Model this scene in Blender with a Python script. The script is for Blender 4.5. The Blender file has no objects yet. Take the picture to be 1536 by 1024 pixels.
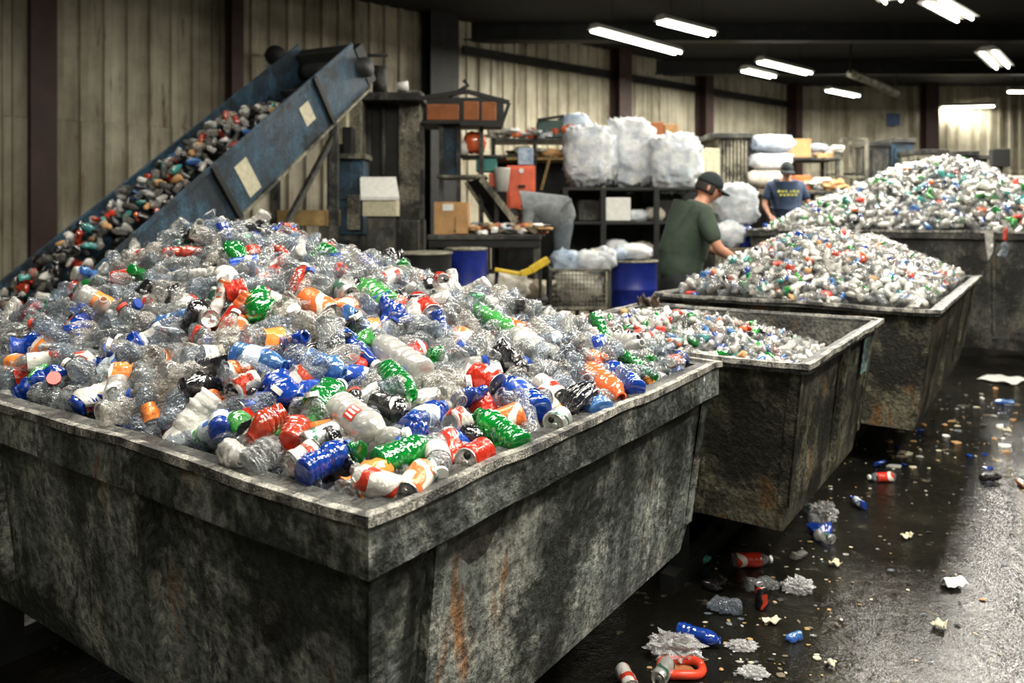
import bpy, math, random
import numpy as np
from mathutils import Vector, Matrix, noise
PI = math.pi
scn = bpy.context.scene
col = scn.collection
F = 1160.0; HX = 768.0; HY = 325.0; CH = 1.45      # focal length in px, horizon, eye height
def P(px, py, Y): return Vector(((px-HX)/F*Y, Y, CH-(py-HY)/F*Y))
def G(px, py, z=0.0):
    Y = (CH-z)*F/(py-HY); return P(px, py, Y)

# ------------------------------------------------------------------ materials
MATS = {}
def new_mat(name):
    m = bpy.data.materials.new(name); m.use_nodes = True
    nt = m.node_tree; nt.nodes.clear()
    out = nt.nodes.new('ShaderNodeOutputMaterial')
    return m, nt, out
def N(nt, t, **kw):
    n = nt.nodes.new(t)
    for k, v in kw.items():
        if k.startswith('i_'):
            n.inputs[k[2:].replace('_', ' ')].default_value = v
        else: setattr(n, k, v)
    return n
def c4(c): return (c[0], c[1], c[2], 1.0)
def ramp(nt, stops, interp='LINEAR'):
    r = nt.nodes.new('ShaderNodeValToRGB'); r.color_ramp.interpolation = interp
    e = r.color_ramp.elements
    e[0].position, e[0].color = stops[0][0], c4(stops[0][1])
    e[1].position, e[1].color = stops[-1][0], c4(stops[-1][1])
    for p, c in stops[1:-1]:
        x = e.new(p); x.color = c4(c)
    return r
def tex(nt, kind='Object', scale=(1,1,1)):
    tc = nt.nodes.new('ShaderNodeTexCoord'); mp = nt.nodes.new('ShaderNodeMapping')
    mp.inputs['Scale'].default_value = scale
    nt.links.new(tc.outputs[kind], mp.inputs['Vector']); return mp.outputs[0]
def noisetex(nt, vec, scale, detail=4, rough=.6):
    n = N(nt, 'ShaderNodeTexNoise'); n.inputs['Scale'].default_value = scale
    n.inputs['Detail'].default_value = detail; n.inputs['Roughness'].default_value = rough
    nt.links.new(vec, n.inputs['Vector']); return n.outputs['Fac']
def mixc(nt, fac, a, b, mode='MIX'):
    m = nt.nodes.new('ShaderNodeMix'); m.data_type = 'RGBA'; m.blend_type = mode
    L = nt.links
    if isinstance(fac, (int, float)): m.inputs[0].default_value = fac
    else: L.new(fac, m.inputs[0])
    for s, v in ((6, a), (7, b)):
        if isinstance(v, tuple): m.inputs[s].default_value = c4(v)
        else: L.new(v, m.inputs[s])
    return m.outputs[2]
def bump(nt, h, strength, dist=.01):
    b = nt.nodes.new('ShaderNodeBump'); b.inputs['Strength'].default_value = strength
    b.inputs['Distance'].default_value = dist; nt.links.new(h, b.inputs['Height']); return b.outputs[0]
def plain(name, c, rough=.6, metal=0.0, var=.35, scale=8, bmp=.15, spec=.5, emit=None, stretch=(1,1,1), kind='Object'):
    """surface of one colour with uneven dirt"""
    if name in MATS: return MATS[name]
    m, nt, out = new_mat(name); v = tex(nt, kind, stretch)
    f = noisetex(nt, v, scale, 5, .65)
    r = ramp(nt, [(.3, tuple(x*(1-var) for x in c)), (.7, tuple(min(1, x*(1+var*.6)) for x in c))])
    nt.links.new(f, r.inputs[0])
    b = N(nt, 'ShaderNodeBsdfPrincipled'); nt.links.new(r.outputs[0], b.inputs['Base Color'])
    b.inputs['Roughness'].default_value = rough; b.inputs['Metallic'].default_value = metal
    b.inputs['Specular IOR Level'].default_value = spec
    if bmp: nt.links.new(bump(nt, noisetex(nt, v, scale*4, 3), bmp), b.inputs['Normal'])
    if emit:
        b.inputs['Emission Color'].default_value = c4(c); b.inputs['Emission Strength'].default_value = emit
    nt.links.new(b.outputs[0], out.inputs[0]); MATS[name] = m; return m

def plastic(name, c, cover, rough=.1, crinkle=.5, scale=60):
    """thin see-through plastic: part of the light passes, the rest is a glossy skin"""
    if name in MATS: return MATS[name]
    m, nt, out = new_mat(name); v = tex(nt)
    b = N(nt, 'ShaderNodeBsdfPrincipled'); b.inputs['Base Color'].default_value = c4(c)
    b.inputs['Roughness'].default_value = rough; b.inputs['Specular IOR Level'].default_value = 1.0
    b.inputs['Coat Weight'].default_value = 1.0; b.inputs['Coat Roughness'].default_value = .05
    t = N(nt, 'ShaderNodeBsdfTransparent')
    mx = max(c); t.inputs[0].default_value = c4(tuple(min(1, .55*x/mx+.42*(1 if min(c)/mx > .7 else x/mx)) for x in c))
    h = noisetex(nt, v, scale, 2, .5)
    nrm = bump(nt, h, crinkle, .012); nt.links.new(nrm, b.inputs['Normal'])
    lw = N(nt, 'ShaderNodeLayerWeight'); lw.inputs[0].default_value = .45; nt.links.new(nrm, lw.inputs['Normal'])
    mr = N(nt, 'ShaderNodeMapRange'); mr.inputs['To Min'].default_value = cover; mr.inputs['To Max'].default_value = 1.0
    nt.links.new(lw.outputs['Facing'], mr.inputs['Value'])
    ms = N(nt, 'ShaderNodeMixShader'); nt.links.new(mr.outputs[0], ms.inputs[0])
    nt.links.new(t.outputs[0], ms.inputs[1]); nt.links.new(b.outputs[0], ms.inputs[2])
    nt.links.new(ms.outputs[0], out.inputs[0]); MATS[name] = m; return m

def printed(name, c1, c2, wave=9.0, thr=.62, rough=.22, metal=.0, kind='band', crinkle=.35, c3=None):
    """printed sleeve or can paint: a ribbon or patch of the second colour on the first"""
    if name in MATS: return MATS[name]
    m, nt, out = new_mat(name); v = tex(nt)
    if kind == 'band':
        w = N(nt, 'ShaderNodeTexWave', wave_type='BANDS', bands_direction='DIAGONAL')
        w.inputs['Scale'].default_value = wave*.8; w.inputs['Distortion'].default_value = 5.0
        w.inputs['Detail'].default_value = 1.0; w.inputs['Detail Scale'].default_value = 2.0
        nt.links.new(v, w.inputs['Vector']); f = w.outputs['Fac']
    else:
        w = N(nt, 'ShaderNodeTexVoronoi', feature='F1'); w.inputs['Scale'].default_value = wave
        w.inputs['Randomness'].default_value = .25
        nt.links.new(v, w.inputs['Vector'])
        mm = N(nt, 'ShaderNodeMath', operation='SUBTRACT'); mm.inputs[0].default_value = 1.0
        nt.links.new(w.outputs['Distance'], mm.inputs[1]); f = mm.outputs[0]
    r = ramp(nt, [(0, c1), (thr-.001, c1), (thr, c2), (1, c2)], 'CONSTANT'); nt.links.new(f, r.inputs[0])
    colr = r.outputs[0]
    if c3:
        r2 = ramp(nt, [(0, (0,0,0)), (.60, (0,0,0)), (.62, (1,1,1)), (1, (1,1,1))]); nt.links.new(noisetex(nt, v, 26, 2), r2.inputs[0])
        colr = mixc(nt, r2.outputs[0], colr, c3)
    b = N(nt, 'ShaderNodeBsdfPrincipled'); nt.links.new(colr, b.inputs['Base Color'])
    b.inputs['Roughness'].default_value = rough; b.inputs['Metallic'].default_value = metal
    b.inputs['Coat Weight'].default_value = .35
    nt.links.new(bump(nt, noisetex(nt, v, 45, 2), crinkle, .012), b.inputs['Normal'])
    nt.links.new(b.outputs[0], out.inputs[0]); MATS[name] = m; return m

def grimy(name, base, dark, pale, rust, scale=2.2, rust_at=.62, rough=.55, bright=1.0):
    """old painted steel: flaking pale patches, black grease, rust running down"""
    m, nt, out = new_mat(name); L = nt.links
    base, dark, pale, rust = [tuple(x*bright for x in q) for q in (base, dark, pale, rust)]
    v = tex(nt); vs = tex(nt, 'Object', (1, 1, .18)); vf = tex(nt, 'Object', (1, 1, .45))
    n1 = noisetex(nt, vs, scale*2.2, 8, .72); r1 = ramp(nt, [(.34, dark), (.5, base), (.68, pale)]); L.new(n1, r1.inputs[0])
    n2 = noisetex(nt, vf, scale*5, 8, .75); r2 = ramp(nt, [(.53, (0,0,0)), (.56, (1,1,1))]); L.new(n2, r2.inputs[0])
    m2 = N(nt, 'ShaderNodeMath', operation='MULTIPLY'); L.new(r2.outputs[0], m2.inputs[0]); m2.inputs[1].default_value = .75
    c = mixc(nt, m2.outputs[0], r1.outputs[0], pale)
    n3 = noisetex(nt, vs, scale*4.3, 6, .7); r3 = ramp(nt, [(rust_at, (0,0,0)), (rust_at+.07, (1,1,1))]); L.new(n3, r3.inputs[0])
    c = mixc(nt, r3.outputs[0], c, rust)
    n4 = noisetex(nt, v, scale*1.1, 7, .7); r4 = ramp(nt, [(.42, (1,1,1)), (.53, (0,0,0))]); L.new(n4, r4.inputs[0])
    c = mixc(nt, r4.outputs[0], c, dark)
    n5 = noisetex(nt, v, scale*26, 3, .6); r5 = ramp(nt, [(.38, (.25,.25,.25)), (.58, (1.1,1.1,1.1))]); L.new(n5, r5.inputs[0])
    c = mixc(nt, .8, c, r5.outputs[0], 'MULTIPLY')
    b = N(nt, 'ShaderNodeBsdfPrincipled'); L.new(c, b.inputs['Base Color'])
    rr = ramp(nt, [(.3, (rough-.2,)*3), (.7, (rough+.2,)*3)]); L.new(n1, rr.inputs[0]); L.new(rr.outputs[0], b.inputs['Roughness'])
    b.inputs['Metallic'].default_value = .15
    add = N(nt, 'ShaderNodeMath', operation='ADD'); L.new(n2, add.inputs[0]); L.new(n5, add.inputs[1])
    L.new(bump(nt, add.outputs[0], .75, .012), b.inputs['Normal'])
    L.new(b.outputs[0], out.inputs[0]); MATS[name] = m; return m

M_CLEAR = [plastic('clear_plastic', (.30,.315,.32), .06, .07, .9, 90),
           plastic('clear_plastic_cool', (.23,.26,.30), .08, .09, 1.0, 120),
           plastic('clear_plastic_warm', (.36,.35,.33), .10, .10, .9, 80)]
M_FROST = plastic('frosted_plastic', (.50,.49,.46), .46, .16, .4, 40)
M_GREEN = plastic('green_plastic', (.006,.17,.028), .66, .08, .4, 45)
M_LGREEN = plastic('light_green_plastic', (.07,.34,.08), .5, .1, .45, 45)
M_BLUE = plastic('blue_plastic', (.007,.045,.30), .76, .1, .4, 45)
M_LBLUE = plastic('light_blue_plastic', (.07,.20,.46), .45, .1, .45, 45)
M_RED = plastic('red_plastic', (.42,.045,.02), .66, .12, .4, 45)
M_ORANGE = plastic('orange_plastic', (.70,.14,.04), .8, .15, .35, 40)
M_BLACK = plastic('black_plastic', (.012,.012,.014), .85, .07, .5, 60)
M_TEAL = plastic('teal_plastic', (.08,.32,.30), .55, .1, .4, 50)
M_WHITE = plain('white_plastic', (.62,.61,.57), .35, 0, .15, 20, .2)
M_CAPW = plain('white_cap', (.80,.80,.78), .35, 0, .1, 20, 0)
M_CAPR = plain('red_cap', (.62,.05,.03), .35, 0, .1, 20, 0)
M_CAPB = plain('blue_cap', (.015,.06,.34), .35, 0, .1, 20, 0)
M_CAPK = plain('black_cap', (.02,.02,.02), .3, 0, .1, 20, 0)
M_CAPY = plain('yellow_cap', (.85,.45,.04), .35, 0, .1, 20, 0)
M_ALU = plain('aluminium', (.72,.71,.69), .28, .9, .15, 30, .3)
L_WHITE = printed('white_label', (.60,.59,.55), (.50,.07,.04), 7, .80)
L_RED = printed('red_label', (.52,.03,.015), (.68,.66,.60), 6, .72)
L_BLUE = printed('blue_label', (.015,.06,.34), (.58,.62,.66), 7, .80)
L_ORANGE = printed('orange_label', (.86,.25,.05), (.85,.80,.70), 6, .70)
L_BLACK = printed('black_label', (.02,.02,.02), (.72,.70,.66), 8, .78)
L_PALE = printed('pale_blue_label', (.60,.68,.74), (.08,.16,.45), 8, .82)
C_RED = printed('red_can_paint', (.52,.03,.014), (.70,.67,.62), 13, .66, .25, .35, 'spot')
C_WHT = printed('white_can_paint', (.58,.56,.52), (.48,.04,.02), 8, .66, .28, .3)
C_ORW = printed('orange_can_paint', (.80,.16,.04), (.80,.75,.66), 9, .55, .28, .2)
C_BLU = printed('blue_can_paint', (.02,.08,.45), (.70,.72,.75), 12, .70, .25, .35, 'spot')
C_SIL = printed('silver_can_paint', (.62,.62,.60), (.08,.20,.14), 8, .76, .3, .7)
C_GRN = printed('green_can_paint', (.03,.28,.08), (.75,.74,.6), 9, .74, .3, .3)
C_BLK = printed('black_can_paint', (.015,.015,.018), (.62,.06,.03), 9, .80, .2, .3)
M_STEELBIN = grimy('bin_steel', (.13,.145,.135), (.022,.025,.023), (.30,.305,.265), (.22,.11,.045), 1.7, .60, bright=1.4)
M_STEELBIN2 = grimy('bin_steel_olive', (.105,.103,.072), (.018,.018,.013), (.24,.23,.155), (.20,.10,.035), 2.2, .56)
M_STEELIN = grimy('bin_steel_inside', (.06,.06,.052), (.015,.015,.013), (.13,.125,.10), (.12,.06,.02), 2.5, .60)
M_RIM = grimy('bin_rim_steel', (.085,.09,.083), (.02,.021,.019), (.20,.195,.17), (.12,.06,.03), 4.5, .64, .45)
M_WORN = grimy('worn_edge_steel', (.36,.35,.31), (.06,.06,.055), (.75,.71,.62), (.2,.12,.06), 9, .66, .4)
M_CONV = grimy('conveyor_blue_paint', (.020,.060,.105), (.008,.018,.028), (.045,.11,.17), (.05,.05,.03), 3, .66)
M_DARK = plain('dark_machine_steel', (.018,.019,.018), .6, .4, .5, 5, .3)
M_DARKG = grimy('dark_grey_steel', (.05,.052,.045), (.012,.012,.011), (.13,.125,.10), (.10,.06,.02), 3, .6)
M_GREYG = grimy('grey_steel_column', (.28,.265,.20), (.05,.05,.04), (.38,.36,.27), (.22,.12,.05), 3, .6)
M_BROWN = plain('brown_steel_column', (.045,.022,.018), .6, .2, .4, 3, .2)
M_RUBBER = plain('black_rubber', (.012,.012,.012), .7, 0, .3, 12, .3)
M_YELLOW = plain('yellow_paint', (.62,.42,.02), .5, 0, .35, 9, .2)
M_OCHRE = plain('ochre_timber', (.32,.21,.08), .7, 0, .4, 7, .3)
M_CARD = plain('cardboard', (.46,.26,.11), .85, 0, .25, 9, .2)
M_CARDR = plain('red_brown_board', (.33,.11,.035), .8, 0, .3, 9, .2)
M_REDCAB = plain('red_cabinet_paint', (.62,.10,.04), .5, 0, .3, 6, .2)
M_DRUMB = plain('blue_drum', (.010,.022,.20), .35, 0, .4, 5, .25)
M_TEALBOX = plain('teal_box', (.05,.24,.22), .6, 0, .3, 9, .2)
M_PAPER = plain('white_paper', (.72,.72,.68), .7, 0, .15, 18, .3)
M_STICKER = plain('faded_sticker', (.52,.48,.34), .6, 0, .3, 25, .2)
M_TIMBER = plain('grey_timber', (.14,.11,.07), .8, 0, .4, 9, .4)
M_SKIN = plain('skin', (.48,.23,.145), .5, 0, .15, 12, .05)
M_SKIN2 = plain('skin_tan', (.34,.16,.10), .5, 0, .15, 12, .05)
M_SHIRTG = plain('green_shirt', (.035,.055,.038), .85, 0, .3, 14, .35)
M_SHIRTB = plain('navy_shirt', (.018,.035,.075), .85, 0, .3, 14, .3)
M_HOOD = plain('grey_sweatshirt', (.17,.185,.19), .9, 0, .35, 16, .5)
M_TROUS = plain('dark_trousers', (.010,.012,.014), .9, 0, .3, 14, .3)
M_CAPF = plain('dark_cap_fabric', (.012,.020,.022), .85, 0, .3, 20, .2)
M_HAIR = plain('dark_hair', (.02,.013,.01), .7, 0, .3, 60, .3)
M_EYE = plain('eye', (.03,.02,.02), .2, 0, .1, 10, 0)
def wrap(name, c, c2):
    m, nt, out = new_mat(name); v = tex(nt); n1 = noisetex(nt, v, 5, 6, .7)
    r = ramp(nt, [(.38, c2), (.58, c)]); nt.links.new(n1, r.inputs[0])
    b = N(nt, 'ShaderNodeBsdfPrincipled'); nt.links.new(r.outputs[0], b.inputs['Base Color']); b.inputs['Roughness'].default_value = .30
    b.inputs['Specular IOR Level'].default_value = .7; b.inputs['Subsurface Weight'].default_value = .15; b.inputs['Subsurface Scale'].default_value = .03
    h = noisetex(nt, v, 13, 7, .75); nt.links.new(bump(nt, h, 1.0, .06), b.inputs['Normal'])
    nt.links.new(b.outputs[0], out.inputs[0]); MATS[name] = m; return m
M_BAG = wrap('white_wrap', (.92,.94,.96), (.52,.58,.66))
M_BAGB = wrap('bluish_wrap', (.62,.74,.88), (.26,.36,.52))
M_BAGC = wrap('cream_wrap', (.80,.76,.66), (.42,.38,.30))
M_FILM = plastic('clear_film', (.50,.50,.50), .22, .10, 1.0, 70)
M_LAMPH = plain('lamp_housing', (.45,.45,.42), .5, .1, .2, 9, 0)
M_TUBE = plain('lamp_tube', (1.0,.97,.86), .5, 0, 0, 5, 0, emit=14)

def wall_mat():
    m, nt, out = new_mat('dirty_cream_wall'); L = nt.links
    v = tex(nt); vs = tex(nt, 'Object', (1, 1, .10)); vx = tex(nt, 'Object', (.2, 1, 1))
    n1 = noisetex(nt, vs, 2.4, 7, .7); r1 = ramp(nt, [(.30, (.16,.14,.09)), (.46, (.42,.385,.28)), (.66, (.60,.56,.44))]); L.new(n1, r1.inputs[0])
    n2 = noisetex(nt, v, .8, 6, .6); r2 = ramp(nt, [(.36, (.42,.40,.36)), (.60, (1,1,1))]); L.new(n2, r2.inputs[0])
    c = mixc(nt, .85, r1.outputs[0], r2.outputs[0], 'MULTIPLY')
    n3 = noisetex(nt, vs, 6.5, 5, .7); r3 = ramp(nt, [(.60, (0,0,0)), (.68, (1,1,1))]); L.new(n3, r3.inputs[0])
    c = mixc(nt, r3.outputs[0], c, (.15,.10,.055))
    b = N(nt, 'ShaderNodeBsdfPrincipled'); L.new(c, b.inputs['Base Color']); b.inputs['Roughness'].default_value = .6
    L.new(bump(nt, noisetex(nt, v, 14, 4), .3), b.inputs['Normal']); L.new(b.outputs[0], out.inputs[0]); return m
M_WALL = wall_mat()
def floor_mat():
    m, nt, out = new_mat('wet_concrete'); L = nt.links
    v = tex(nt)
    n1 = noisetex(nt, v, 1.3, 8, .65); r1 = ramp(nt, [(.35, (.004,.004,.003)), (.55, (.009,.0085,.006)), (.72, (.024,.022,.015))]); L.new(n1, r1.inputs[0])
    n2 = noisetex(nt, v, 9, 6, .7); r2 = ramp(nt, [(.60, (0,0,0)), (.70, (1,1,1))]); L.new(n2, r2.inputs[0])
    c = mixc(nt, r2.outputs[0], r1.outputs[0], (.09,.08,.055))
    b = N(nt, 'ShaderNodeBsdfPrincipled'); L.new(c, b.inputs['Base Color'])
    n3 = noisetex(nt, v, 1.7, 4, .5); r3 = ramp(nt, [(.38, (.09,)*3), (.54, (.14,)*3), (.70, (.24,)*3)]); L.new(n3, r3.inputs[0]); L.new(r3.outputs[0], b.inputs['Roughness'])
    b.inputs['Specular IOR Level'].default_value = .5
    na = noisetex(nt, v, 22, 3, .55); nb = noisetex(nt, v, 95, 3, .6); nc = noisetex(nt, v, 6, 2, .5)
    a = N(nt, 'ShaderNodeMath', operation='MULTIPLY_ADD'); L.new(nb, a.inputs[0]); a.inputs[1].default_value = .5; L.new(na, a.inputs[2])
    a2 = N(nt, 'ShaderNodeMath', operation='MULTIPLY_ADD'); L.new(nc, a2.inputs[0]); a2.inputs[1].default_value = 1.6; L.new(a.outputs[0], a2.inputs[2])
    L.new(bump(nt, a2.outputs[0], .9, .0060), b.inputs['Normal']); L.new(b.outputs[0], out.inputs[0]); return m
M_FLOOR = floor_mat()
M_CEIL = plain('black_ceiling', (.012,.012,.011), .9, 0, .4, 1.2, .2)

# ------------------------------------------------------------------ mesh helpers
def tag(o, label=None, cat=None, group=None, kind=None):
    if label: o['label'] = label
    if cat: o['category'] = cat
    if group: o['group'] = group
    if kind: o['kind'] = kind
    return o
def empty(name, loc=(0,0,0), rz=0.0, label=None, cat=None, group=None):
    o = bpy.data.objects.new(name, None); col.objects.link(o); o.location = loc; o.rotation_euler = (0,0,rz)
    o.empty_display_size = .1
    return tag(o, label, cat, group)
class MB:
    def __init__(s): s.v = []; s.f = []; s.m = []
    def add(s, vs, fs, mi=0):
        b = len(s.v); s.v.extend(tuple(x) for x in vs)
        for f in fs: s.f.append(tuple(b+i for i in f)); s.m.append(mi)
        return s
    def box(s, lo, hi, mi=0):
        x0,y0,z0 = lo; x1,y1,z1 = hi
        return s.hexa([(x0,y0,z0),(x1,y0,z0),(x1,y1,z0),(x0,y1,z0)], [(x0,y0,z1),(x1,y0,z1),(x1,y1,z1),(x0,y1,z1)], mi)
    def hexa(s, b, t, mi=0):
        return s.add(list(b)+list(t), [(3,2,1,0),(4,5,6,7),(0,1,5,4),(1,2,6,5),(2,3,7,6),(3,0,4,7)], mi)
    def bar(s, a, b, w, h=None, mi=0, up=(0,0,1)):
        """square bar from a to b, w wide and h high"""
        a = Vector(a); b = Vector(b); h = h or w; d = (b-a).normalized(); u = Vector(up)
        if abs(d.dot(u)) > .97: u = Vector((1,0,0))
        r = d.cross(u).normalized(); u = r.cross(d).normalized(); r *= w/2; u *= h/2
        return s.hexa([a-r-u, a+r-u, a+r+u, a-r+u], [b-r-u, b+r-u, b+r+u, b-r+u], mi)
    def tube(s, pts, r, n=10, mi=0, cap=True):
        pts = [Vector(p) for p in pts]; rs = r if isinstance(r, (list, tuple)) else [r]*len(pts)
        ring = []; b = len(s.v); prev = None
        for i, p in enumerate(pts):
            d = (pts[min(i+1, len(pts)-1)]-pts[max(i-1, 0)]).normalized()
            u = prev if prev is not None else (Vector((0,0,1)) if abs(d.z) < .9 else Vector((1,0,0)))
            x = d.cross(u).normalized(); u = x.cross(d).normalized(); prev = u
            for k in range(n):
                a = 2*PI*k/n; s.v.append(tuple(p+(x*math.cos(a)+u*math.sin(a))*rs[i]))
        for i in range(len(pts)-1):
            for k in range(n):
                s.f.append((b+i*n+k, b+i*n+(k+1)%n, b+(i+1)*n+(k+1)%n, b+(i+1)*n+k)); s.m.append(mi)
        if cap:
            s.f.append(tuple(b+k for k in range(n))[::-1]); s.m.append(mi)
            e = b+(len(pts)-1)*n; s.f.append(tuple(e+k for k in range(n))); s.m.append(mi)
        return s
    def lathe(s, prof, n=24, mi=0, c=(0,0,0)):
        b = len(s.v); cx, cy, cz = c
        for r, z in prof:
            for k in range(n):
                a = 2*PI*k/n; s.v.append((cx+r*math.cos(a), cy+r*math.sin(a), cz+z))
        for i in range(len(prof)-1):
            for k in range(n):
                s.f.append((b+i*n+k, b+i*n+(k+1)%n, b+(i+1)*n+(k+1)%n, b+(i+1)*n+k)); s.m.append(mi)
        if prof[0][0] > 1e-5: s.f.append(tuple(b+k for k in range(n))[::-1]); s.m.append(mi)
        if prof[-1][0] > 1e-5: e = b+(len(prof)-1)*n; s.f.append(tuple(e+k for k in range(n))); s.m.append(mi)
        return s
    def blob(s, c, size, seed=0, amp=.12, fr=3.0, n=28, pw=1.0, mi=0, crease=0.0):
        """rounded lump; pw below 1 makes it boxier"""
        b = len(s.v); c = Vector(c); nu, nv = n, n//2+2
        def sp(x): return math.copysign(abs(x)**pw, x)
        off = Vector((seed*7.31, seed*3.7, seed*1.9))
        for j in range(nv+1):
            th = PI*j/nv
            for i in range(nu):
                ph = 2*PI*i/nu
                d = Vector((sp(math.sin(th))*sp(math.cos(ph)), sp(math.sin(th))*sp(math.sin(ph)), sp(math.cos(th))))
                q = d*fr+off
                k = 1+amp*noise.noise(q)+amp*.5*noise.noise(q*2.3)
                if crease: k += crease*(abs(noise.noise(q*2.6+Vector((5,1,2))))-.25)+crease*.6*(abs(noise.noise(q*5.5))-.25)
                s.v.append((c.x+d.x*size[0]*k, c.y+d.y*size[1]*k, c.z+d.z*size[2]*k))
        for j in range(nv):
            for i in range(nu):
                s.f.append((b+j*nu+i, b+(j+1)*nu+i, b+(j+1)*nu+(i+1)%nu, b+j*nu+(i+1)%nu)); s.m.append(mi)
        return s
    def mesh(s, name, mats, smooth=False):
        me = bpy.data.meshes.new(name); me.from_pydata(s.v, [], s.f)
        for m in (mats if isinstance(mats, (list, tuple)) else [mats]): me.materials.append(m)
        if any(s.m): me.polygons.foreach_set('material_index', s.m)
        if smooth: me.polygons.foreach_set('use_smooth', [True]*len(s.f))
        me.validate(); me.update(); return me
    def build(s, name, mats, parent=None, smooth=False, bevel=0.0, loc=None):
        o = bpy.data.objects.new(name, s.mesh(name, mats, smooth)); col.objects.link(o)
        if parent: o.parent = parent
        if loc is not None: o.location = loc
        if bevel:
            b = o.modifiers.new('edge', 'BEVEL'); b.width = bevel; b.segments = 2; b.limit_method = 'ANGLE'
        return o
def solidify(o, t, off=0):
    m = o.modifiers.new('thick', 'SOLIDIFY'); m.thickness = t; m.offset = off; return o

# ------------------------------------------------------------------ building shell
RZ = 5.2
W0 = Vector((-11.0, 6.6, 0)); W1 = Vector((8.1, 22.2, 0)); W2 = Vector((24.0, 22.2, 0))
def corrugated(name, a, b, z0, z1, label=None):
    d = (b-a); Ln = d.length; d.normalize(); nrm = Vector((d.y, -d.x, 0))
    if nrm.y > 0: nrm = -nrm
    prof = []; s = 0
    while s < Ln:
        for ds, dp in ((0,0),(.17,0),(.20,.045),(.27,.045),(.30,0)): prof.append((s+ds, dp))
        s += .30
    mb = MB(); zs = [z0, 1.15, 1.18, 2.75, 2.78, z1]; offs = [0, 0, -.02, -.02, -.05, -.05]
    vs = []
    for z, o in zip(zs, offs):
        for (t, dp) in prof: q = a+d*min(t, Ln)+nrm*(dp+o); vs.append((q.x, q.y, z))
    n = len(prof); fs = [(r*n+i, r*n+i+1, (r+1)*n+i+1, (r+1)*n+i) for r in range(len(zs)-1) for i in range(n-1)]
    mb.add(vs, fs); o = mb.build(name, M_WALL); solidify(o, .03)
    return tag(o, kind='structure')
corrugated('wall_left', W0, W1, 0, RZ)
corrugated('wall_back', W1, W2, 0, RZ)
m = MB(); m.box((24, -6, 0), (24.2, 22.4, RZ)); tag(m.build('wall_right', M_WALL), kind='structure')
m = MB(); m.box((-11.2, -6, 0), (-11, 6.8, RZ)); tag(m.build('wall_near_left', M_WALL), kind='structure')
m = MB(); m.box((-11.2, -6.2, 0), (24.2, -6, RZ)); tag(m.build('wall_front', M_WALL), kind='structure')
m = MB(); m.add([(-11.5,-6.5,0),(24.5,-6.5,0),(24.5,23,0),(-11.5,23,0)], [(0,1,2,3)])
m.add([(-11.5,-6.5,-.2),(24.5,-6.5,-.2),(24.5,23,-.2),(-11.5,23,-.2)], [(3,2,1,0)])
tag(m.build('floor', M_FLOOR), kind='structure')
m = MB(); m.box((-11.5, -6.5, RZ), (24.5, 23, RZ+.15)); tag(m.build('ceiling', M_CEIL), kind='structure')
# roof beams and wall columns
wd = (W1-W0).normalized(); wn = Vector((wd.y, -wd.x, 0))
def wall_at(px, off=.0):
    k = (px-HX)/F; den = wd.x-k*wd.y; t = (k*W0.y-W0.x)/den; return W0+wd*t+wn*off
def hbeam(name, p, w, d, z1, dirv, mat):
    mb = MB(); n_ = Vector((dirv.y, -dirv.x, 0)); a = p
    for k in (0, 1):
        c0 = a+n_*(k*d-.01); mb.hexa([c0-dirv*w/2, c0+dirv*w/2, c0+dirv*w/2+n_*.025, c0-dirv*w/2+n_*.025],
                                 [Vector((q.x,q.y,z1)) for q in (c0-dirv*w/2, c0+dirv*w/2, c0+dirv*w/2+n_*.025, c0-dirv*w/2+n_*.025)])
    q = [a-dirv*.015, a+dirv*.015, a+dirv*.015+n_*d, a-dirv*.015+n_*d]
    mb.hexa(q, [Vector((v.x,v.y,z1)) for v in q])
    return tag(mb.build(name, mat), kind='structure')
for i, (px, w) in enumerate(((60, .30), (345, .18), (652, .62), (922, .40), (1048, .30), (1183, .30))):
    hbeam('trim_%d' % (i+1), wall_at(px, .05), w, .28, RZ, wd, M_DARK if px == 652 else M_BROWN)
for i, x in enumerate((11.8, 17.0)):
    hbeam('trim_%d' % (i+7), Vector((x, 22.0, 0)), .36, .3, RZ, Vector((1,0,0)), M_BROWN)
for i, y in enumerate((8.0, 11.5, 15.0, 18.5)):
    mb = MB(); mb.box((-10, y-.06, RZ-.34), (23.8, y+.06, RZ-.02)); mb.box((-10, y-.13, RZ-.36), (23.8, y+.13, RZ-.33))
    tag(mb.build('trim_%d' % (i+9), M_DARK), kind='structure')
# long girt rail on the left wall
mb = MB(); a = wall_at(690, .1); b = wall_at(1180, .1); mb.bar((a.x,a.y,4.62), (b.x,b.y,4.62), .06, .16); tag(mb.build('trim_13', M_DARK), kind='structure')

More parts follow.
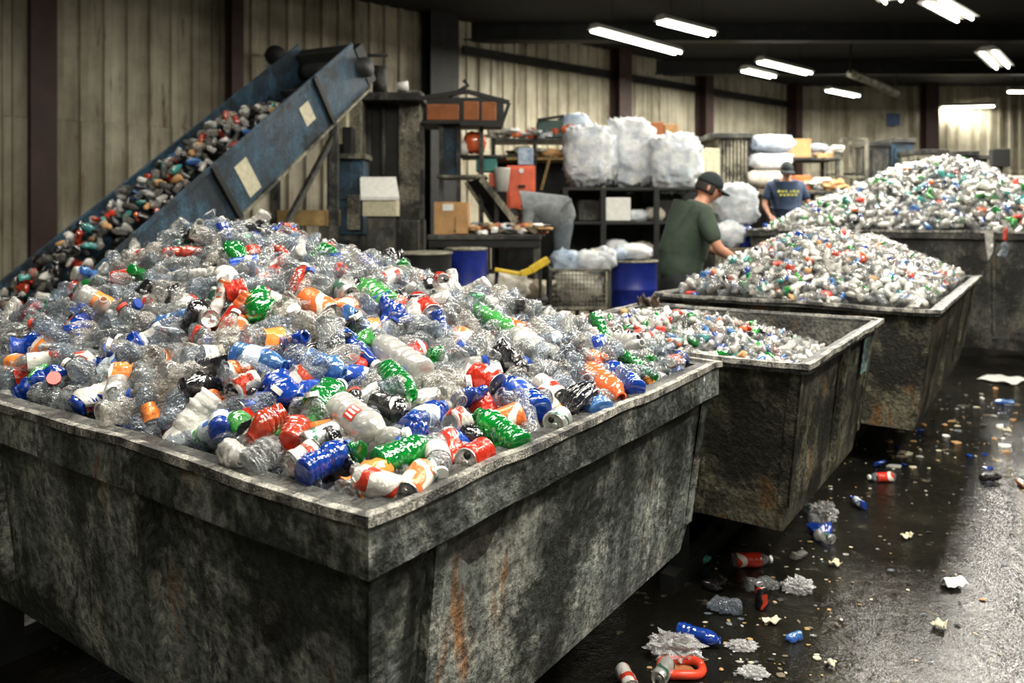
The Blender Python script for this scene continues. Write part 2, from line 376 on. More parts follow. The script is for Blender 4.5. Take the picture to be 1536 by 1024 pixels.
# ------------------------------------------------------------------ lamps
LZ = 4.6
def lamp(a, b, w, power, label, tubes=2, group='ceiling lamps'):
    a = Vector(a); b = Vector(b); c = (a+b)/2; Ln = (b-a).length; rz = math.atan2(b.y-a.y, b.x-a.x)
    r = empty('fluorescent_lamp', c, rz, label, 'ceiling lamp', group)
    mb = MB(); h = Ln/2
    mb.hexa([(-h,-w/2,0),(h,-w/2,0),(h,w/2,0),(-h,w/2,0)], [(-h,-w/4,.09),(h,-w/4,.09),(h,w/4,.09),(-h,w/4,.09)])
    mb.build('housing', M_LAMPH, r)
    for k in range(tubes):
        y = (k-(tubes-1)/2)*w/tubes; mb = MB(); mb.tube([(-h+.03,y,-.03),(h-.03,y,-.03)], .022, 8); mb.build('tube', M_TUBE, r)
    for x in (-h*.6, h*.6): mb = MB(); mb.tube([(x,0,.08),(x,0,RZ-LZ)], .006, 5); mb.build('hanger', M_DARK, r)
    ld = bpy.data.lights.new('lamp_light', 'AREA'); ld.shape = 'RECTANGLE'; ld.size = Ln*.96; ld.size_y = w*.9
    ld.energy = power; ld.color = (1.0,.95,.84)
    lo = bpy.data.objects.new('lamp_light', ld); col.objects.link(lo); lo.parent = r; lo.location = (0,0,-.058)
    return r
PW = 62
def lamp_px(x1, y1, x2, y2, w, label, k=1.0, z=LZ): lamp(G2(x1,y1,z), G2(x2,y2,z), w, PW*k, label)
def G2(px, py, z): Y = (z-CH)*F/(HY-py); return P(px, py, Y)
lamp_px(890,43,1018,78,.26,'long glowing strip lamp, leftmost of the ceiling lamps', 5.0)
lamp_px(990,30,1068,50,.26,'glowing strip lamp just right of and above the leftmost one', 3.2)
lamp_px(1140,91,1214,109,.26,'long strip lamp in the middle, above a shorter one', 3.0)
lamp_px(1116,104,1160,114,.26,'short strip lamp just below a long one in the middle', 1.8)
lamp_px(1242,134,1286,143,.26,'small strip lamp hanging alone before the back wall', 1.6)
lamp_px(1398,0,1448,28,.42,'wide lamp at the top edge above the right aisle', 7)
lamp_px(1480,76,1504,100,.42,'wide lamp near the right edge, below the top lamp', 6)
lamp_px(1412,160,1492,158,.16,'horizontal strip lamp low before the back wall on the right', .9)
lamp_px(1512,136,1560,137,.14,'thin lamp cut by the right edge', .8)
# strip lamps out of view, mostly added to brighten heaps, bins and floor
U = Vector((.571,.821,0)).normalized()
for (x, y, k, w, Ln, lb) in ((1.15, 1.3, 4.4, .42, 2.4, 'added strip lamp above the nearest bin'), (-1.35, 3.3, 2.0, .42, 2.4, 'added strip lamp above the back of the nearest bin'),
                     (3.5, 4.7, 2.6, .42, 2.4, 'unseen strip lamp above the third bin'), (4.75, 8.5, 3.6, .42, 2.2, 'added strip lamp above the big far heap'),
                     (-4.2, 6.6, .65, .26, 1.6, 'unseen strip lamp over the conveyor'), (5.1, 10.6, 4, .42, 1.6, 'strip lamp just above the view over the aisle'), (-2.2, -.8, .35, .42, 2.4, 'added strip lamp behind the photographer on the left'), (.9, 8.3, 1.15, .42, 2.0, 'added strip lamp above the bench and the bales'), (1.3, -3.6, 2.4, .42, 2.4, 'added strip lamp far behind the photographer'), (3.4, 1.6, 4.8, .42, 2.4, 'added strip lamp above the aisle beside the bins')):
    c = Vector((x, y, LZ)); lamp(c-U*Ln/2, c+U*Ln/2, w, PW*k, lb)

# ------------------------------------------------------------------ bottles and cans
rng = random.Random(7)
BR, BL = .031, .19        # body radius and length of the usual bottle
PROF = [(.010,-.5),(.55,-.5),(.86,-.49),(.98,-.465),(1.0,-.44),(.94,-.415),(1.0,-.39),(1.0,-.33),(.93,-.31),(1.0,-.29),(1.0,-.22),(.93,-.20),(1.0,-.18),(1.0,-.10),
        (.92,-.08),(.98,-.05),(1.0,0.0),(1.0,.06),(.95,.08),(1.0,.10),(.99,.17),(.92,.24),(.78,.30),(.58,.355),(.42,.39),(.37,.41),(.37,.425),(.50,.43),(.50,.44),(.36,.445)]
LOWP = [(.02,-.5),(.9,-.5),(1.0,-.44),(.95,-.2),(1.0,0),(1.0,.12),(.8,.3),(.42,.4),(.40,.48),(.02,.49)]
def deformer(seed, crush):
    r = random.Random(seed); off = Vector((r.uniform(0,50), r.uniform(0,50), r.uniform(0,50)))
    flat = 1-crush*r.uniform(.15,.50); bx = crush*r.uniform(-.9,.9); by = crush*r.uniform(-.4,.4); tw = crush*r.uniform(-1.5,1.5)
    pinch = r.uniform(-.2,.2); pa = crush*r.uniform(.1,.45); sh = 1-crush*r.uniform(0,.28)
    def f(rad, ang, z, extra=0):                          # rad in body radii, z in -.5...5
        q = Vector((math.cos(ang)*1.3, math.sin(ang)*1.3, z*5))+off
        damp = 1 if z < .30 else max(.12, 1-(z-.30)*9)
        k = 1+damp*crush*(.50*noise.noise(q)+.30*(abs(noise.noise(q*2.4))-.25)*-1.5+.14*noise.noise(q*5.5))
        k *= 1-damp*pa*math.exp(-((z-pinch)/.09)**2)
        R = (rad*k)*BR+extra
        a = ang+tw*z
        x = math.cos(a)*R*(1+(1-flat)*.35*damp); y = math.sin(a)*R*(1-(1-flat)*damp)
        x += bx*BL*.35*(z*z-.08)*2; y += by*BL*.35*(z*z*z)*3
        return (x, y, z*BL*sh)
    return f
def gen_bottle(seed, crush, ns=18, prof=PROF):
    f = deformer(seed, crush); v = []; fc = []
    for r_, z in prof:
        for k in range(ns): v.append(f(r_, 2*PI*k/ns, z))
    for i in range(len(prof)-1):
        for k in range(ns): fc.append((i*ns+k, i*ns+(k+1)%ns, (i+1)*ns+(k+1)%ns, (i+1)*ns+k))
    if prof is PROF:
        pass
    return v, fc, f
def mk(name, v, f, smooth=True):
    me = bpy.data.meshes.new(name); me.from_pydata(v, [], f); me.materials.append(M_CAPW)
    if smooth: me.polygons.foreach_set('use_smooth', [True]*len(f))
    me.update(); return me
def strip(f, zs, rad, extra, ns=18, closed_top=False):
    v = []; fc = []
    for z in zs:
        for k in range(ns): v.append(f(rad, 2*PI*k/ns, z, extra))
    for i in range(len(zs)-1):
        for k in range(ns): fc.append((i*ns+k, i*ns+(k+1)%ns, (i+1)*ns+(k+1)%ns, (i+1)*ns+k))
    if closed_top: fc.append(tuple((len(zs)-1)*ns+k for k in range(ns)))
    return v, fc
BOT = []
for i in range(16):
    crush = (.15,.3,.45,.6,.75,.9,.9,.75)[i % 8]
    v, fc, f = gen_bottle(100+i, crush)
    body = mk('plastic_bottle', v, fc)
    cv, cf = strip(f, [.425,.43,.455,.485,.49], .50, .0012, 14, True); cap = mk('cap', cv, cf, False)
    lv, lf = strip(f, [-.22+.04*j for j in range(9)], 1.0, .0012); lab = mk('label', lv, lf)
    lv, lf = strip(f, [-.40+.05*j for j in range(13)], 1.0, .0012); lab2 = mk('label', lv, lf)
    BOT.append((body, cap, lab, lab2, crush, f))
CANR, CANH = .033, .122
def gen_can(seed, crush):
    r = random.Random(seed); off = Vector((r.uniform(0,50), r.uniform(0,50), 3)); sh = 1-crush*r.uniform(.05,.4); tilt = crush*r.uniform(-.35,.35)
    def f(R, a, z):
        damp = max(0, 1-(abs(z)/.5)**6)
        q = Vector((math.cos(a)*1.2, math.sin(a)*1.2, z*4))+off
        k = 1+damp*crush*(.55*noise.noise(q)-.3*abs(noise.noise(q*2.2)))
        rr = R*CANR*k
        return (math.cos(a)*rr+tilt*z*CANR, math.sin(a)*rr*(1-crush*.25*damp), z*CANH*sh+crush*.008*math.cos(a)*(z > .3))
    ns = 22
    bp = [(.70,-.49),(.78,-.5),(.97,-.45),(1,-.42),(1,-.3),(1,-.2),(1,-.1),(1,0),(1,.1),(1,.2),(1,.3),(1,.41),(.86,.465)]
    lp = [(.86,.465),(.86,.498),(.80,.50),(.78,.475),(.40,.475),(.001,.475)]
    bb = [(.70,-.49),(.45,-.46),(.001,-.45)]
    def surf(pr):
        v = [f(R, 2*PI*k/ns, z) for R, z in pr for k in range(ns)]
        return v, [(i*ns+k, i*ns+(k+1)%ns, (i+1)*ns+(k+1)%ns, (i+1)*ns+k) for i in range(len(pr)-1) for k in range(ns)]
    v, fc = surf(bp); body = mk('drink_can', v, fc)
    v, fc = surf(lp); lid = mk('lid', v, fc)
    v, fc = surf(bb); base = mk('base', v, fc)
    mb = MB(); z = .475*CANH*sh+.0008
    mb.lathe([(.009,0),(.010,.001),(.006,.0022),(.001,.0022)], 12, 0, (.006,0,z)); tab = mb.mesh('tab', M_ALU, True)
    mb = MB(); mb.lathe([(.0085,0),(.001,.0003)], 12, 0, (-.013,0,z)); hole = mb.mesh('mouth', M_CAPK, True)
    return body, lid, base, tab, hole
CAN = [gen_can(300+i, (.05,.2,.5,.8,1.0)[i % 5]) for i in range(10)]

def new_obj(name, me, mat, parent=None, mw=None):
    o = bpy.data.objects.new(name, me); col.objects.link(o)
    if me.materials: o.material_slots[0].link = 'OBJECT'; o.material_slots[0].material = mat
    if parent: o.parent = parent
    if mw is not None: o.matrix_world = mw
    return o
def bottle(mw, mat, var=0, capm=None, labm=None, label=None, group=None, wide=False, cat='plastic bottle'):
    B = BOT[var]
    o = new_obj('plastic_bottle', B[0], mat, None, mw); tag(o, label, cat, group)
    if capm: new_obj('cap', B[1], capm, o)
    if labm: new_obj('label', B[3] if wide else B[2], labm, o)
    return o
def can(mw, mat, var=0, label=None, group=None, parts=True):
    C = CAN[var]; o = new_obj('drink_can', C[0], mat, None, mw); tag(o, label, 'drink can', group)
    ld = new_obj('lid', C[1], M_ALU, o); ld['label'] = 'bare aluminium can end'
    new_obj('base', C[2], M_ALU, o)
    if parts: new_obj('tab', C[3], M_ALU, ld); new_obj('mouth', C[4], M_CAPK, ld)
    return o

# ------------------------------------------------------------------ bins
ROT = math.atan2(.821, .571)
class Bin:
    def __init__(s, name_label, corner, L, W, rim, bottom, mat, matin, band, thick=.05, taper=.10, cat='bin', ribs=(), cz=0, foot=.10):
        s.L, s.W, s.rim = L, W, rim
        s.M = Matrix.Translation((corner[0], corner[1], 0)) @ Matrix.Rotation(ROT, 4, 'Z'); s.Mi = s.M.inverted()
        r = empty('steel_bin', (corner[0], corner[1], 0), ROT, name_label, cat, 'steel bins in the row'); s.root = r
        ft = thick; zt = rim-.012; it = .03
        def ring(d, z): return [(d,d,z),(L-d,d,z),(L-d,W-d,z),(d,W-d,z)]
        t2 = taper
        # body shell: outside walls and inside walls, closed at the rim and floor
        zc = bottom
        o_top = ring(it, zt); o_mid = ring(it+(taper-it)*.5, (zt+zc)/2); o_bot = ring(t2, zc); i_top = ring(it+.014, zt); i_bot = ring(t2+.014, zc+.02)
        mb = MB(); nsub = 10
        def grid(a, b, c, d, n1, n2, wob, sd):
            a, b, c, d = map(Vector, (a, b, c, d)); nn = (b-a).cross(d-a).normalized(); vs = []
            for j in range(n2+1):
                for i in range(n1+1):
                    u, v = i/n1, j/n2; p = (a*(1-u)+b*u)*(1-v)+(d*(1-u)+c*u)*v
                    e = math.sin(PI*u)*math.sin(PI*v)
                    p = p+nn*(wob*noise.noise(p*1.7+Vector((sd,0,0)))*2*min(1, e*3)+wob*.5*noise.noise(p*6)*min(1, e*3)); vs.append(p)
            return vs, [(j*(n1+1)+i, j*(n1+1)+i+1, (j+1)*(n1+1)+i+1, (j+1)*(n1+1)+i) for j in range(n2) for i in range(n1)]
        for k in range(4):
            k2 = (k+1) % 4
            vs, fs = grid(o_bot[k], o_bot[k2], o_top[k2], o_top[k], 26, 12, .012, k*5+L); mb.add(vs, fs)
        ob = mb.build('body', mat, r, True)
        mb = MB()
        for k in range(4):
            k2 = (k+1) % 4
            vs, fs = grid(i_bot[k2], i_bot[k], i_top[k], i_top[k2], 16, 6, .006, k*3+L); mb.add(vs, fs)
        mb.add(i_bot, [(0,1,2,3)]); mb.add(o_bot, [(3,2,1,0)])
        mb.build('lining', matin, r)
        # rim: flat flange with a worn lip, and the folded band under it
        mb = MB(); wdt = ft
        def frame(mb, d0, d1, z0, z1, jag=0):
            a, b = ring(d0, z0), ring(d1, z0); c, d = ring(d0, z1), ring(d1, z1)
            for k in range(4):
                k2 = (k+1) % 4; n_ = 22
                def pt(A, B, u, z_): 
                    A = Vector(A); B = Vector(B); p = A*(1-u)+B*u
                    if 0 < u < 1: p = p+Vector((0,0,jag*noise.noise(p*7+Vector((0,0,k)))+jag*1.5*noise.noise(p*2.1)))
                    return p
                b0 = len(mb.v); vs = []
                for i in range(n_+1):
                    u = i/n_; vs += [pt(a[k],a[k2],u,z0), pt(b[k],b[k2],u,z0), pt(d[k],d[k2],u,z1), pt(c[k],c[k2],u,z1)]
                fs = []
                for i in range(n_):
                    q = i*4; fs += [(q,q+1,q+5,q+4),(q+1,q+2,q+6,q+5),(q+2,q+3,q+7,q+6),(q+3,q,q+4,q+7)]
                mb.add(vs, fs)
        frame(mb, -.008, wdt, rim-.014, rim, .004); mb.build('rim', M_RIM, r)
        mb = MB(); frame(mb, -.014, .006, rim-.012, rim+.007, .006); mb.build('worn_lip', M_WORN, r)['label'] = 'bright worn edge of the rim'
        mb = MB(); frame(mb, -.004, .018, rim-band, rim-.008, .003); mb.build('band', mat if band > .05 else M_RIM, r)
        # corner posts and welded ribs
        for k, (x, y) in enumerate(((0,0),(L,0),(L,W),(0,W))):
            sx = 1 if x == 0 else -1; sy = 1 if y == 0 else -1
            mb = MB(); w = .04; d = it-.01
            for (wx, wy) in ((w, .008), (.008, w)):
                tx, ty = x+sx*d, y+sy*d; bx, by = x+sx*(t2-.01), y+sy*(t2-.01)
                mb.hexa([(bx,by,zc),(bx+sx*wx,by,zc),(bx+sx*wx,by+sy*wy,zc),(bx,by+sy*wy,zc)], [(tx,ty,rim-band),(tx+sx*wx,ty,rim-band),(tx+sx*wx,ty+sy*wy,rim-band),(tx,ty+sy*wy,rim-band)])
            mb.build('corner_post', mat, r)
        for (side, u) in ribs:
            mb = MB(); w = .02
            if side == 'r': p0, p1, dx = (L*u, t2-.012, zc), (L*u, it-.014, rim-band), (w,0)
            else: p0, p1, dx = (t2-.012, W*u, zc), (it-.014, W*u, rim-band), (0,w)
            mb.bar(p0, p1, .022, .03); mb.build('rib', mat, r)
        # sloping underside, base rails and feet
        mb = MB(); lo = ring(t2, zc); l2 = ring(t2+.02, zc-.10)
        for k in range(4):
            k2 = (k+1) % 4; mb.add([lo[k], lo[k2], l2[k2], l2[k]], [(0,3,2,1)])
        mb.add(l2, [(3,2,1,0)]); mb.build('underside', mat, r)
        for y in (t2+.45, W-t2-.45):  # skids and legs coloured dark to stand for the shade under the bin
            mb = MB(); mb.bar((t2, y, .035), (L-t2, y, .035), .06, .07); mb.build('skid', M_DARK, r)
            for u in (.10, .5, .88):
                mb = MB(); x = t2+(L-2*t2)*u; mb.box((x-.03, y-.03, .07), (x+.03, y+.03, zc-.08)); mb.build('leg', M_DARK, r)
    def w(s, x, y, z): return s.M @ Vector((x, y, z))
R1 = .95
bin1 = Bin('nearest grimy steel bin, heaped with crushed bottles and cans', (-.239,1.289), 1.645, 2.4, R1, .42, M_STEELBIN, M_STEELIN, .105, .055, .075, ribs=(('r',.12),('e',.30),('e',.62)))
bin2 = Bin('low-filled olive steel bin right behind the nearest bin', (.99,2.60), 1.39, 1.25, R1, .43, M_STEELBIN2, M_STEELIN, .03, .035, .09, ribs=(('r',.52),))
bin3 = Bin('long rusty steel bin before the man in the green shirt', (2.27,4.11), 2.9, 1.62, R1, .36, M_STEELBIN2, M_STEELIN, .03, .05, .12, ribs=(('r',.35),('r',.7)))
bin4 = Bin('big dark steel bin at the back under the tallest heap', (5.3,6.64), 3.0, 3.3, 1.31, .30, M_DARKG, M_STEELIN, .07, .05, .12, ribs=(('e',.3),('e',.7),('r',.5)))

# heap surfaces in bin coordinates
def smin(vals, k=.12):
    m0 = min(vals); return m0-k*math.log(sum(math.exp(-(v-m0)/k) for v in vals))
def heap1(x, y):
    e = smin([y/1.95, x/.95, (2.4-y)/.45, (1.645-x)/.42, 1.0], .06)
    lump = .035*noise.noise(Vector((x*3.1, y*3.1, 2)))+.015*noise.noise(Vector((x*9, y*9, 5)))
    return .905+.50*max(-.08, e)+lump*min(1, max(0, e*3))
def heap2(x, y):
    a = max(0, 1-((x-.6)/1.0)**2)*max(0, 1-((y-.80)/.85)**2)
    return .70+.27*a+.03*noise.noise(Vector((x*4, y*4, 9)))
def heap3(x, y):
    e = smin([y/.75, x/.95, (1.62-y)/.5, (2.9-x)/.8, 1.0], .08)
    return .90+.40*max(-.05, e)+.03*noise.noise(Vector((x*3, y*3, 4)))
def heap4(x, y):
    e = smin([y/1.5, x/1.5, (3.3-y)/1.6, (3-x)/1.0, 1.0], .10)
    return 1.25+.92*max(-.05, e)+.04*noise.noise(Vector((x*2, y*2, 4)))
def nrm(h, x, y, e=.03):
    return Vector((-(h(x+e,y)-h(x-e,y))/(2*e), -(h(x,y+e)-h(x,y-e))/(2*e), 1)).normalized()

def proj(p): return Vector((HX+F*p.x/p.y, HY+F*(CH-p.z)/p.y))
def hit(bn, h, px, py, lift=.0):
    Y = 1.0
    while Y < 14:
        p = P(px, py, Y); q = bn.Mi @ p
        if -.02 < q.x < bn.L+.02 and -.02 < q.y < bn.W+.02 and q.z < h(q.x, q.y)+lift: return p, q
        Y += .006
    return None, None
def frame_from(axis, up):
    z = axis.normalized(); x = up.cross(z).normalized(); y = z.cross(x)
    m = Matrix.Identity(4)
    for i, c in enumerate((x, y, z)):
        for k in range(3): m[k][i] = c[k]
    return m
placed = []           # (world position, radius) of the hand-placed ones
def pose(x1, y1, x2, y2, wpx, nomL, nomR, bn=bin1, h=heap1, lift=.045, pos=None, up=None, rot=None):
    """matrix that lays an item on the heap with its ends seen at the two points"""
    mx, my = (x1+x2)/2, (y1+y2)/2
    if pos is None:
        p, q = hit(bn, h, mx, my, lift)
        if p is None: print('MISS', x1, y1); p = P(mx, my, 2.2); n = Vector((0,0,1))
        else:
            n = (bn.M.to_3x3() @ nrm(h, min(max(q.x, .06), bn.L-.06), min(max(q.y, .06), bn.W-.06)))
    else: p = Vector(pos); n = Vector(up) if up else Vector((0,0,1))
    a = Vector((1,0,0)); a = (a-n*a.dot(n)).normalized(); b = n.cross(a)
    c0 = proj(p); pa = (proj(p+a*.02)-c0)/.02; pb = (proj(p+b*.02)-c0)/.02
    d = Vector((x2-x1, y2-y1)); det = pa.x*pb.y-pa.y*pb.x
    s = (d.x*pb.y-d.y*pb.x)/det; t = (pa.x*d.y-pa.y*d.x)/det
    ax = a*s+b*t; ln = ax.length
    want = min(ln, d.length*p.y/F*1.35)
    rad = wpx/2*p.y/F
    m_ = Matrix.Translation(p) @ frame_from(ax, n) @ Matrix.Rotation(rng.uniform(0, 6.28) if rot is None else rot, 4, 'Z') @ Matrix.Diagonal((rad/nomR, rad/nomR, want/nomL, 1))
    placed.append((p, max(rad, want*.3)))
    return m_
G1 = 'sorted drinks containers in the nearest bin'
def HB(x1, y1, x2, y2, w, mat, var, label, capm=None, labm=None, wide=False, **k):
    return bottle(pose(x1,y1,x2,y2,w,BL*.97,BR,**k), mat, var, capm, labm, label, None, wide)
def HC(x1, y1, x2, y2, w, mat, var, label, **k):
    return can(pose(x1,y1,x2,y2,w,CANH,CANR,**k), mat, var, label)
HB(452,712,527,668,50,M_BLUE,1,'bright blue bottle lying by the front rim of the nearest bin',M_CAPB)
HB(500,605,580,658,52,M_FROST,0,'white bottle with a small red square label, near the front of the heap',None,None,rot=0)
def patch_on(o, var, z0, z1, a0, a1, mat, name, lift=.0015):
    f = BOT[var][5]; v = []; n1, n2 = 6, 6
    for j in range(n2+1):
        for i in range(n1+1): v.append(f(1.0, a0+(a1-a0)*i/n1, z0+(z1-z0)*j/n2, lift))
    return new_obj(name, mk(name, v, [(j*(n1+1)+i, j*(n1+1)+i+1, (j+1)*(n1+1)+i+1, (j+1)*(n1+1)+i) for j in range(n2) for i in range(n1)]), mat, o)
_wb = bpy.data.objects[[o.name for o in bpy.data.objects if o.get('label','').startswith('white bottle with a small red square')][0]]
_lp = patch_on(_wb, 0, -.08, .10, 1.65, 2.60, M_CAPR, 'label')
for _k in range(3): patch_on(_lp, 0, -.06, .08, 1.77+.27*_k, 1.90+.27*_k, M_CAPW, "lettering", .002)
HB(566,545,630,606,42,M_GREEN,0,'green bottle in the middle of the heap beside a long white bottle',None)
HB(462,622,522,566,46,M_GREEN,2,'dark green bottle left of the red-square-label bottle',M_CAPW)
HB(566,692,656,662,42,M_GREEN,1,'green bottle lying level just above the two cans at the bin corner',None,None)
HB(782,668,712,618,46,M_GREEN,0,'green bottle closest to the long right rim')
HB(600,647,674,606,44,M_BLUE,2,'blue bottle with a pale label in the middle front of the heap',M_CAPB,L_PALE)
HB(812,620,750,566,46,M_BLUE,8,'blue bottle lying toward the right rim, left of the white cans',None,L_BLUE)
HB(400,560,452,612,46,M_BLUE,3,'deep blue ribbed bottle on the left of the heap',None)
HB(640,565,548,500,46,M_FROST,8,'long milky white bottle in the middle of the heap',M_CAPW)
HB(768,498,832,548,46,M_FROST,1,'milky bottle with an orange and white label near the crest',None,L_WHITE)
HB(878,556,936,600,42,M_ORANGE,8,'orange bottle by the right rim below a blue one')
HB(962,588,902,540,34,M_BLUE,9,'long blue bottle lying against the orange ones by the right rim',None)
HB(886,538,912,548,34,M_ORANGE,8,'short orange-red container above the long blue bottle')
HB(880,524,912,508,28,M_BLUE,0,'small blue bottle at the top end of the right rim',None,L_BLUE)
HB(845,590,885,618,56,M_BLACK,5,'crushed black bottle on the right rim')
HB(430,618,366,660,46,M_RED,3,'large see-through red bottle on the left near the front rim')
HB(435,670,455,620,40,M_RED,2,'second see-through red bottle, upright, beside the large one',None)
HB(712,464,782,508,38,M_LGREEN,2,'light green bottle lying high on the heap toward the right')
HB(372,432,408,487,40,M_GREEN,3,'dark green bottle high on the left of the heap')
HB(342,362,368,402,34,M_GREEN,4,'green bottle near the very top of the heap on the left')
HB(592,466,534,416,42,M_LGREEN,1,'light green bottle in the upper middle of the heap')
HB(476,368,505,390,26,M_GREEN,2,'small green bottle at the crest of the heap')
HB(540,392,566,412,34,M_BLUE,8,'round blue bottle end at the crest of the heap',None)
HB(330,655,332,612,36,M_BLUE,0,'blue bottle with a round white patch, far left above the rim',None,L_PALE)
HB(655,520,650,548,28,M_GREEN,4,'small dark green bottle beside the red-ended clear one')
HB(560,600,612,622,36,M_BLACK,0,'black bottle with red and white label in mid heap',None,L_BLACK,True)
HB(650,655,664,722,42,M_CLEAR[0],0,'upright clear bottle with printed label close to the right rim corner',M_CAPW,L_WHITE)
HB(336,668,372,700,42,M_FROST,4,'squashed milky bottle at the far left of the front rim',None)
HB(372,700,420,662,46,M_CLEAR[0],1,'clear crumpled bottle beside the milky one at the front rim',None)
HB(478,676,425,706,46,M_CLEAR[2],9,'milky bottle with red script label left of the blue one',None,L_WHITE,True)
HB(985,548,992,518,28,M_CLEAR[1],4,'clear crumpled bottle standing in the far corner of the nearest bin')
HB(700,560,640,500,44,M_CLEAR[0],9,'long clear bottle lying over the middle of the heap',None,None)
HB(470,556,430,520,40,M_CLEAR[1],2,'clear bottle with foil-like shine left of centre')
HB(350,530,430,550,38,M_LBLUE,0,'pale blue bottle with a cream label on the left',None,L_PALE)
HB(460,540,520,560,40,M_LBLUE,10,'pale blue crumpled bottle in the left middle')
HB(330,545,352,590,34,M_CLEAR[1],5,'crumpled clear bottle against the left of the heap')
HB(735,430,770,470,34,M_CLEAR[2],4,'clear crumpled bottle on the right shoulder of the heap')
HB(800,620,838,560,30,M_CLEAR[1],9,'clear bottle wedged by the white cans at the right rim',M_CAPW,L_WHITE)
HB(795,480,846,528,30,M_CLEAR[2],8,'clear bottle with yellow cap beside the orange-label one',M_CAPY)
HB(820,592,860,560,32,M_CLEAR[0],3,'clear bottle with amber cap above the crushed black one',M_CAPY)
HB(905,618,870,590,40,M_LBLUE,1,'pale blue bottle squeezed under the orange one at the rim')
HB(745,525,790,560,40,M_BLACK,7,'shiny black crushed bottle near the right middle')
HB(520,500,545,480,34,M_BLACK,6,'shiny black crushed bottle above the long milky one')
HB(610,640,640,660,36,M_BLUE,5,'dark blue crushed bottle under the clear ones near the front')
HB(545,690,520,668,32,M_GREEN,6,'dark green crushed bottle right of the bright blue one')
HB(1006,542,1040,528,20,M_BLUE,4,'dark blue bottle in the far corner of the nearest bin')
HB(355,334,362,360,24,M_CLEAR[0],3,'clear bottle neck standing up at the top left of the heap')
HB(690,600,730,590,40,M_BLUE,6,'blue film-like crushed bottle right of the red can')
HB(640,575,700,610,42,M_CLEAR[2],4,'clear crushed bottle just left of the red-ended one')
HB(480,500,440,470,36,M_CLEAR[2],1,'clear bottle under the orange and white cans')
HB(330,400,352,430,30,M_WHITE,1,'opaque white bottle at the left of the heap',M_CAPW)
HC(604,737,534,716,46,C_WHT,1,'white and red can with open silver end at the bin corner')
HC(640,700,606,745,44,C_ORW,0,'orange-red can standing against the white one at the bin corner')
HC(732,674,694,694,46,C_RED,1,'red can with a white oval by the right rim')
HC(706,562,748,580,48,C_RED,2,'red can end with pale mark in the middle right of the heap')
HC(616,446,656,478,38,C_RED,1,'red can high in the middle of the heap')
HC(456,448,498,474,44,C_ORW,0,'orange and white can in the upper middle of the heap')
HC(500,478,532,458,40,C_ORW,5,'smaller orange and white can right of its twin')
HC(352,586,392,566,38,C_WHT,2,'red and white can on the left of the heap')
HC(336,440,372,430,34,C_RED,7,'red can on the upper left of the heap')
HC(846,622,826,640,38,C_SIL,0,'silver can showing its round end on the right rim')
HC(806,572,840,596,34,C_WHT,1,'white can with fine print left of the crushed black bottle')
HC(672,640,700,625,38,C_WHT,3,'white and red can right of the blue bottle in the front')
HC(640,722,652,690,30,C_SIL,2,'dull silver can beside the upright clear bottle')
HC(455,665,505,645,34,C_SIL,5,'pale can tucked below the dark green bottle')
HC(560,430,600,410,30,C_WHT,5,'white and red can near the crest of the heap')
HC(505,430,530,446,34,C_SIL,1,'silver striped can above the orange and white cans')
HC(1000,546,1022,536,20,C_RED,7,'small red can in the far corner of the nearest bin')
HC(650,412,674,424,22,C_RED,2,'small red can peeking out of the crest on the right')
n_hero = len(placed)

# free-lying ones: sample the heap, keep the largest in the picture as things
def scatter(bn, h, n, dmin, lift, seed, margin=.02):
    r = random.Random(seed); pts = []; grid = {}
    tries = 0
    while len(pts) < n and tries < n*40:
        tries += 1
        x = r.uniform(margin, bn.L-margin); y = r.uniform(margin, bn.W-margin); key = (int(x/dmin), int(y/dmin))
        if any((x-a)**2+(y-b)**2 < dmin*dmin for i in (-1,0,1) for j in (-1,0,1) for (a, b) in grid.get((key[0]+i, key[1]+j), ())): continue
        grid.setdefault(key, []).append((x, y)); pts.append((x, y, h(x, y)+r.uniform(*lift)))
    return pts
def choose(r):
    t = r.random()
    if t < .76: return 'c', M_CLEAR[int(r.random()*3)], 'clear'
    if t < .83: return 'c', M_FROST, 'milky white'
    if t < .865: return 'c', M_GREEN, 'green'
    if t < .88: return 'c', M_LGREEN, 'light green'
    if t < .905: return 'c', M_BLUE, 'blue'
    if t < .915: return 'c', M_LBLUE, 'pale blue'
    if t < .93: return 'c', M_WHITE, 'opaque white'
    if t < .97: return 'c', M_BLACK, 'black'
    if t < .985: return 'c', M_RED, 'see-through red'
    return 'c', M_ORANGE, 'orange'
def zone(c):
    x = 'high' if c.y < 440 else ('midway' if c.y < 560 else 'low')
    y = 'left' if c.x < 480 else ('right' if c.x > 690 else 'centre')
    return x, y
def item_matrix(bn, h, x, y, z, r, s=1.0, tilt=.55):
    n = bn.M.to_3x3() @ nrm(h, x, y); a = r.uniform(0, 2*PI)
    t = Vector((math.cos(a), math.sin(a), 0)); t = (t-n*t.dot(n)).normalized()
    ax = (t+n*r.gauss(0, tilt)).normalized(); up = n if abs(ax.dot(n)) < .95 else Vector((1,0,0))
    return Matrix.Translation(bn.w(x, y, z)) @ frame_from(ax, up) @ Matrix.Rotation(r.uniform(0, 6.28), 4, 'Z') @ Matrix.Diagonal((s, s, s, 1))
pts = scatter(bin1, heap1, 620, .052, (-.01, .03), 11, .085)
cand = []
for (x, y, z) in pts:
    p = bin1.w(x, y, z)
    if p.y < .6: continue
    if any((p-q).length < rr*.95 for q, rr in placed): continue
    c = proj(p)
    if not (-60 < c.x < 1590): continue
    cand.append((p.y, x, y, z, c))
cand.sort(key=lambda t: t[0])
rr = random.Random(5)
nb = sum(1 for o in bpy.data.objects if o.name.startswith('plastic_bottle')); nc = 0
rest = []
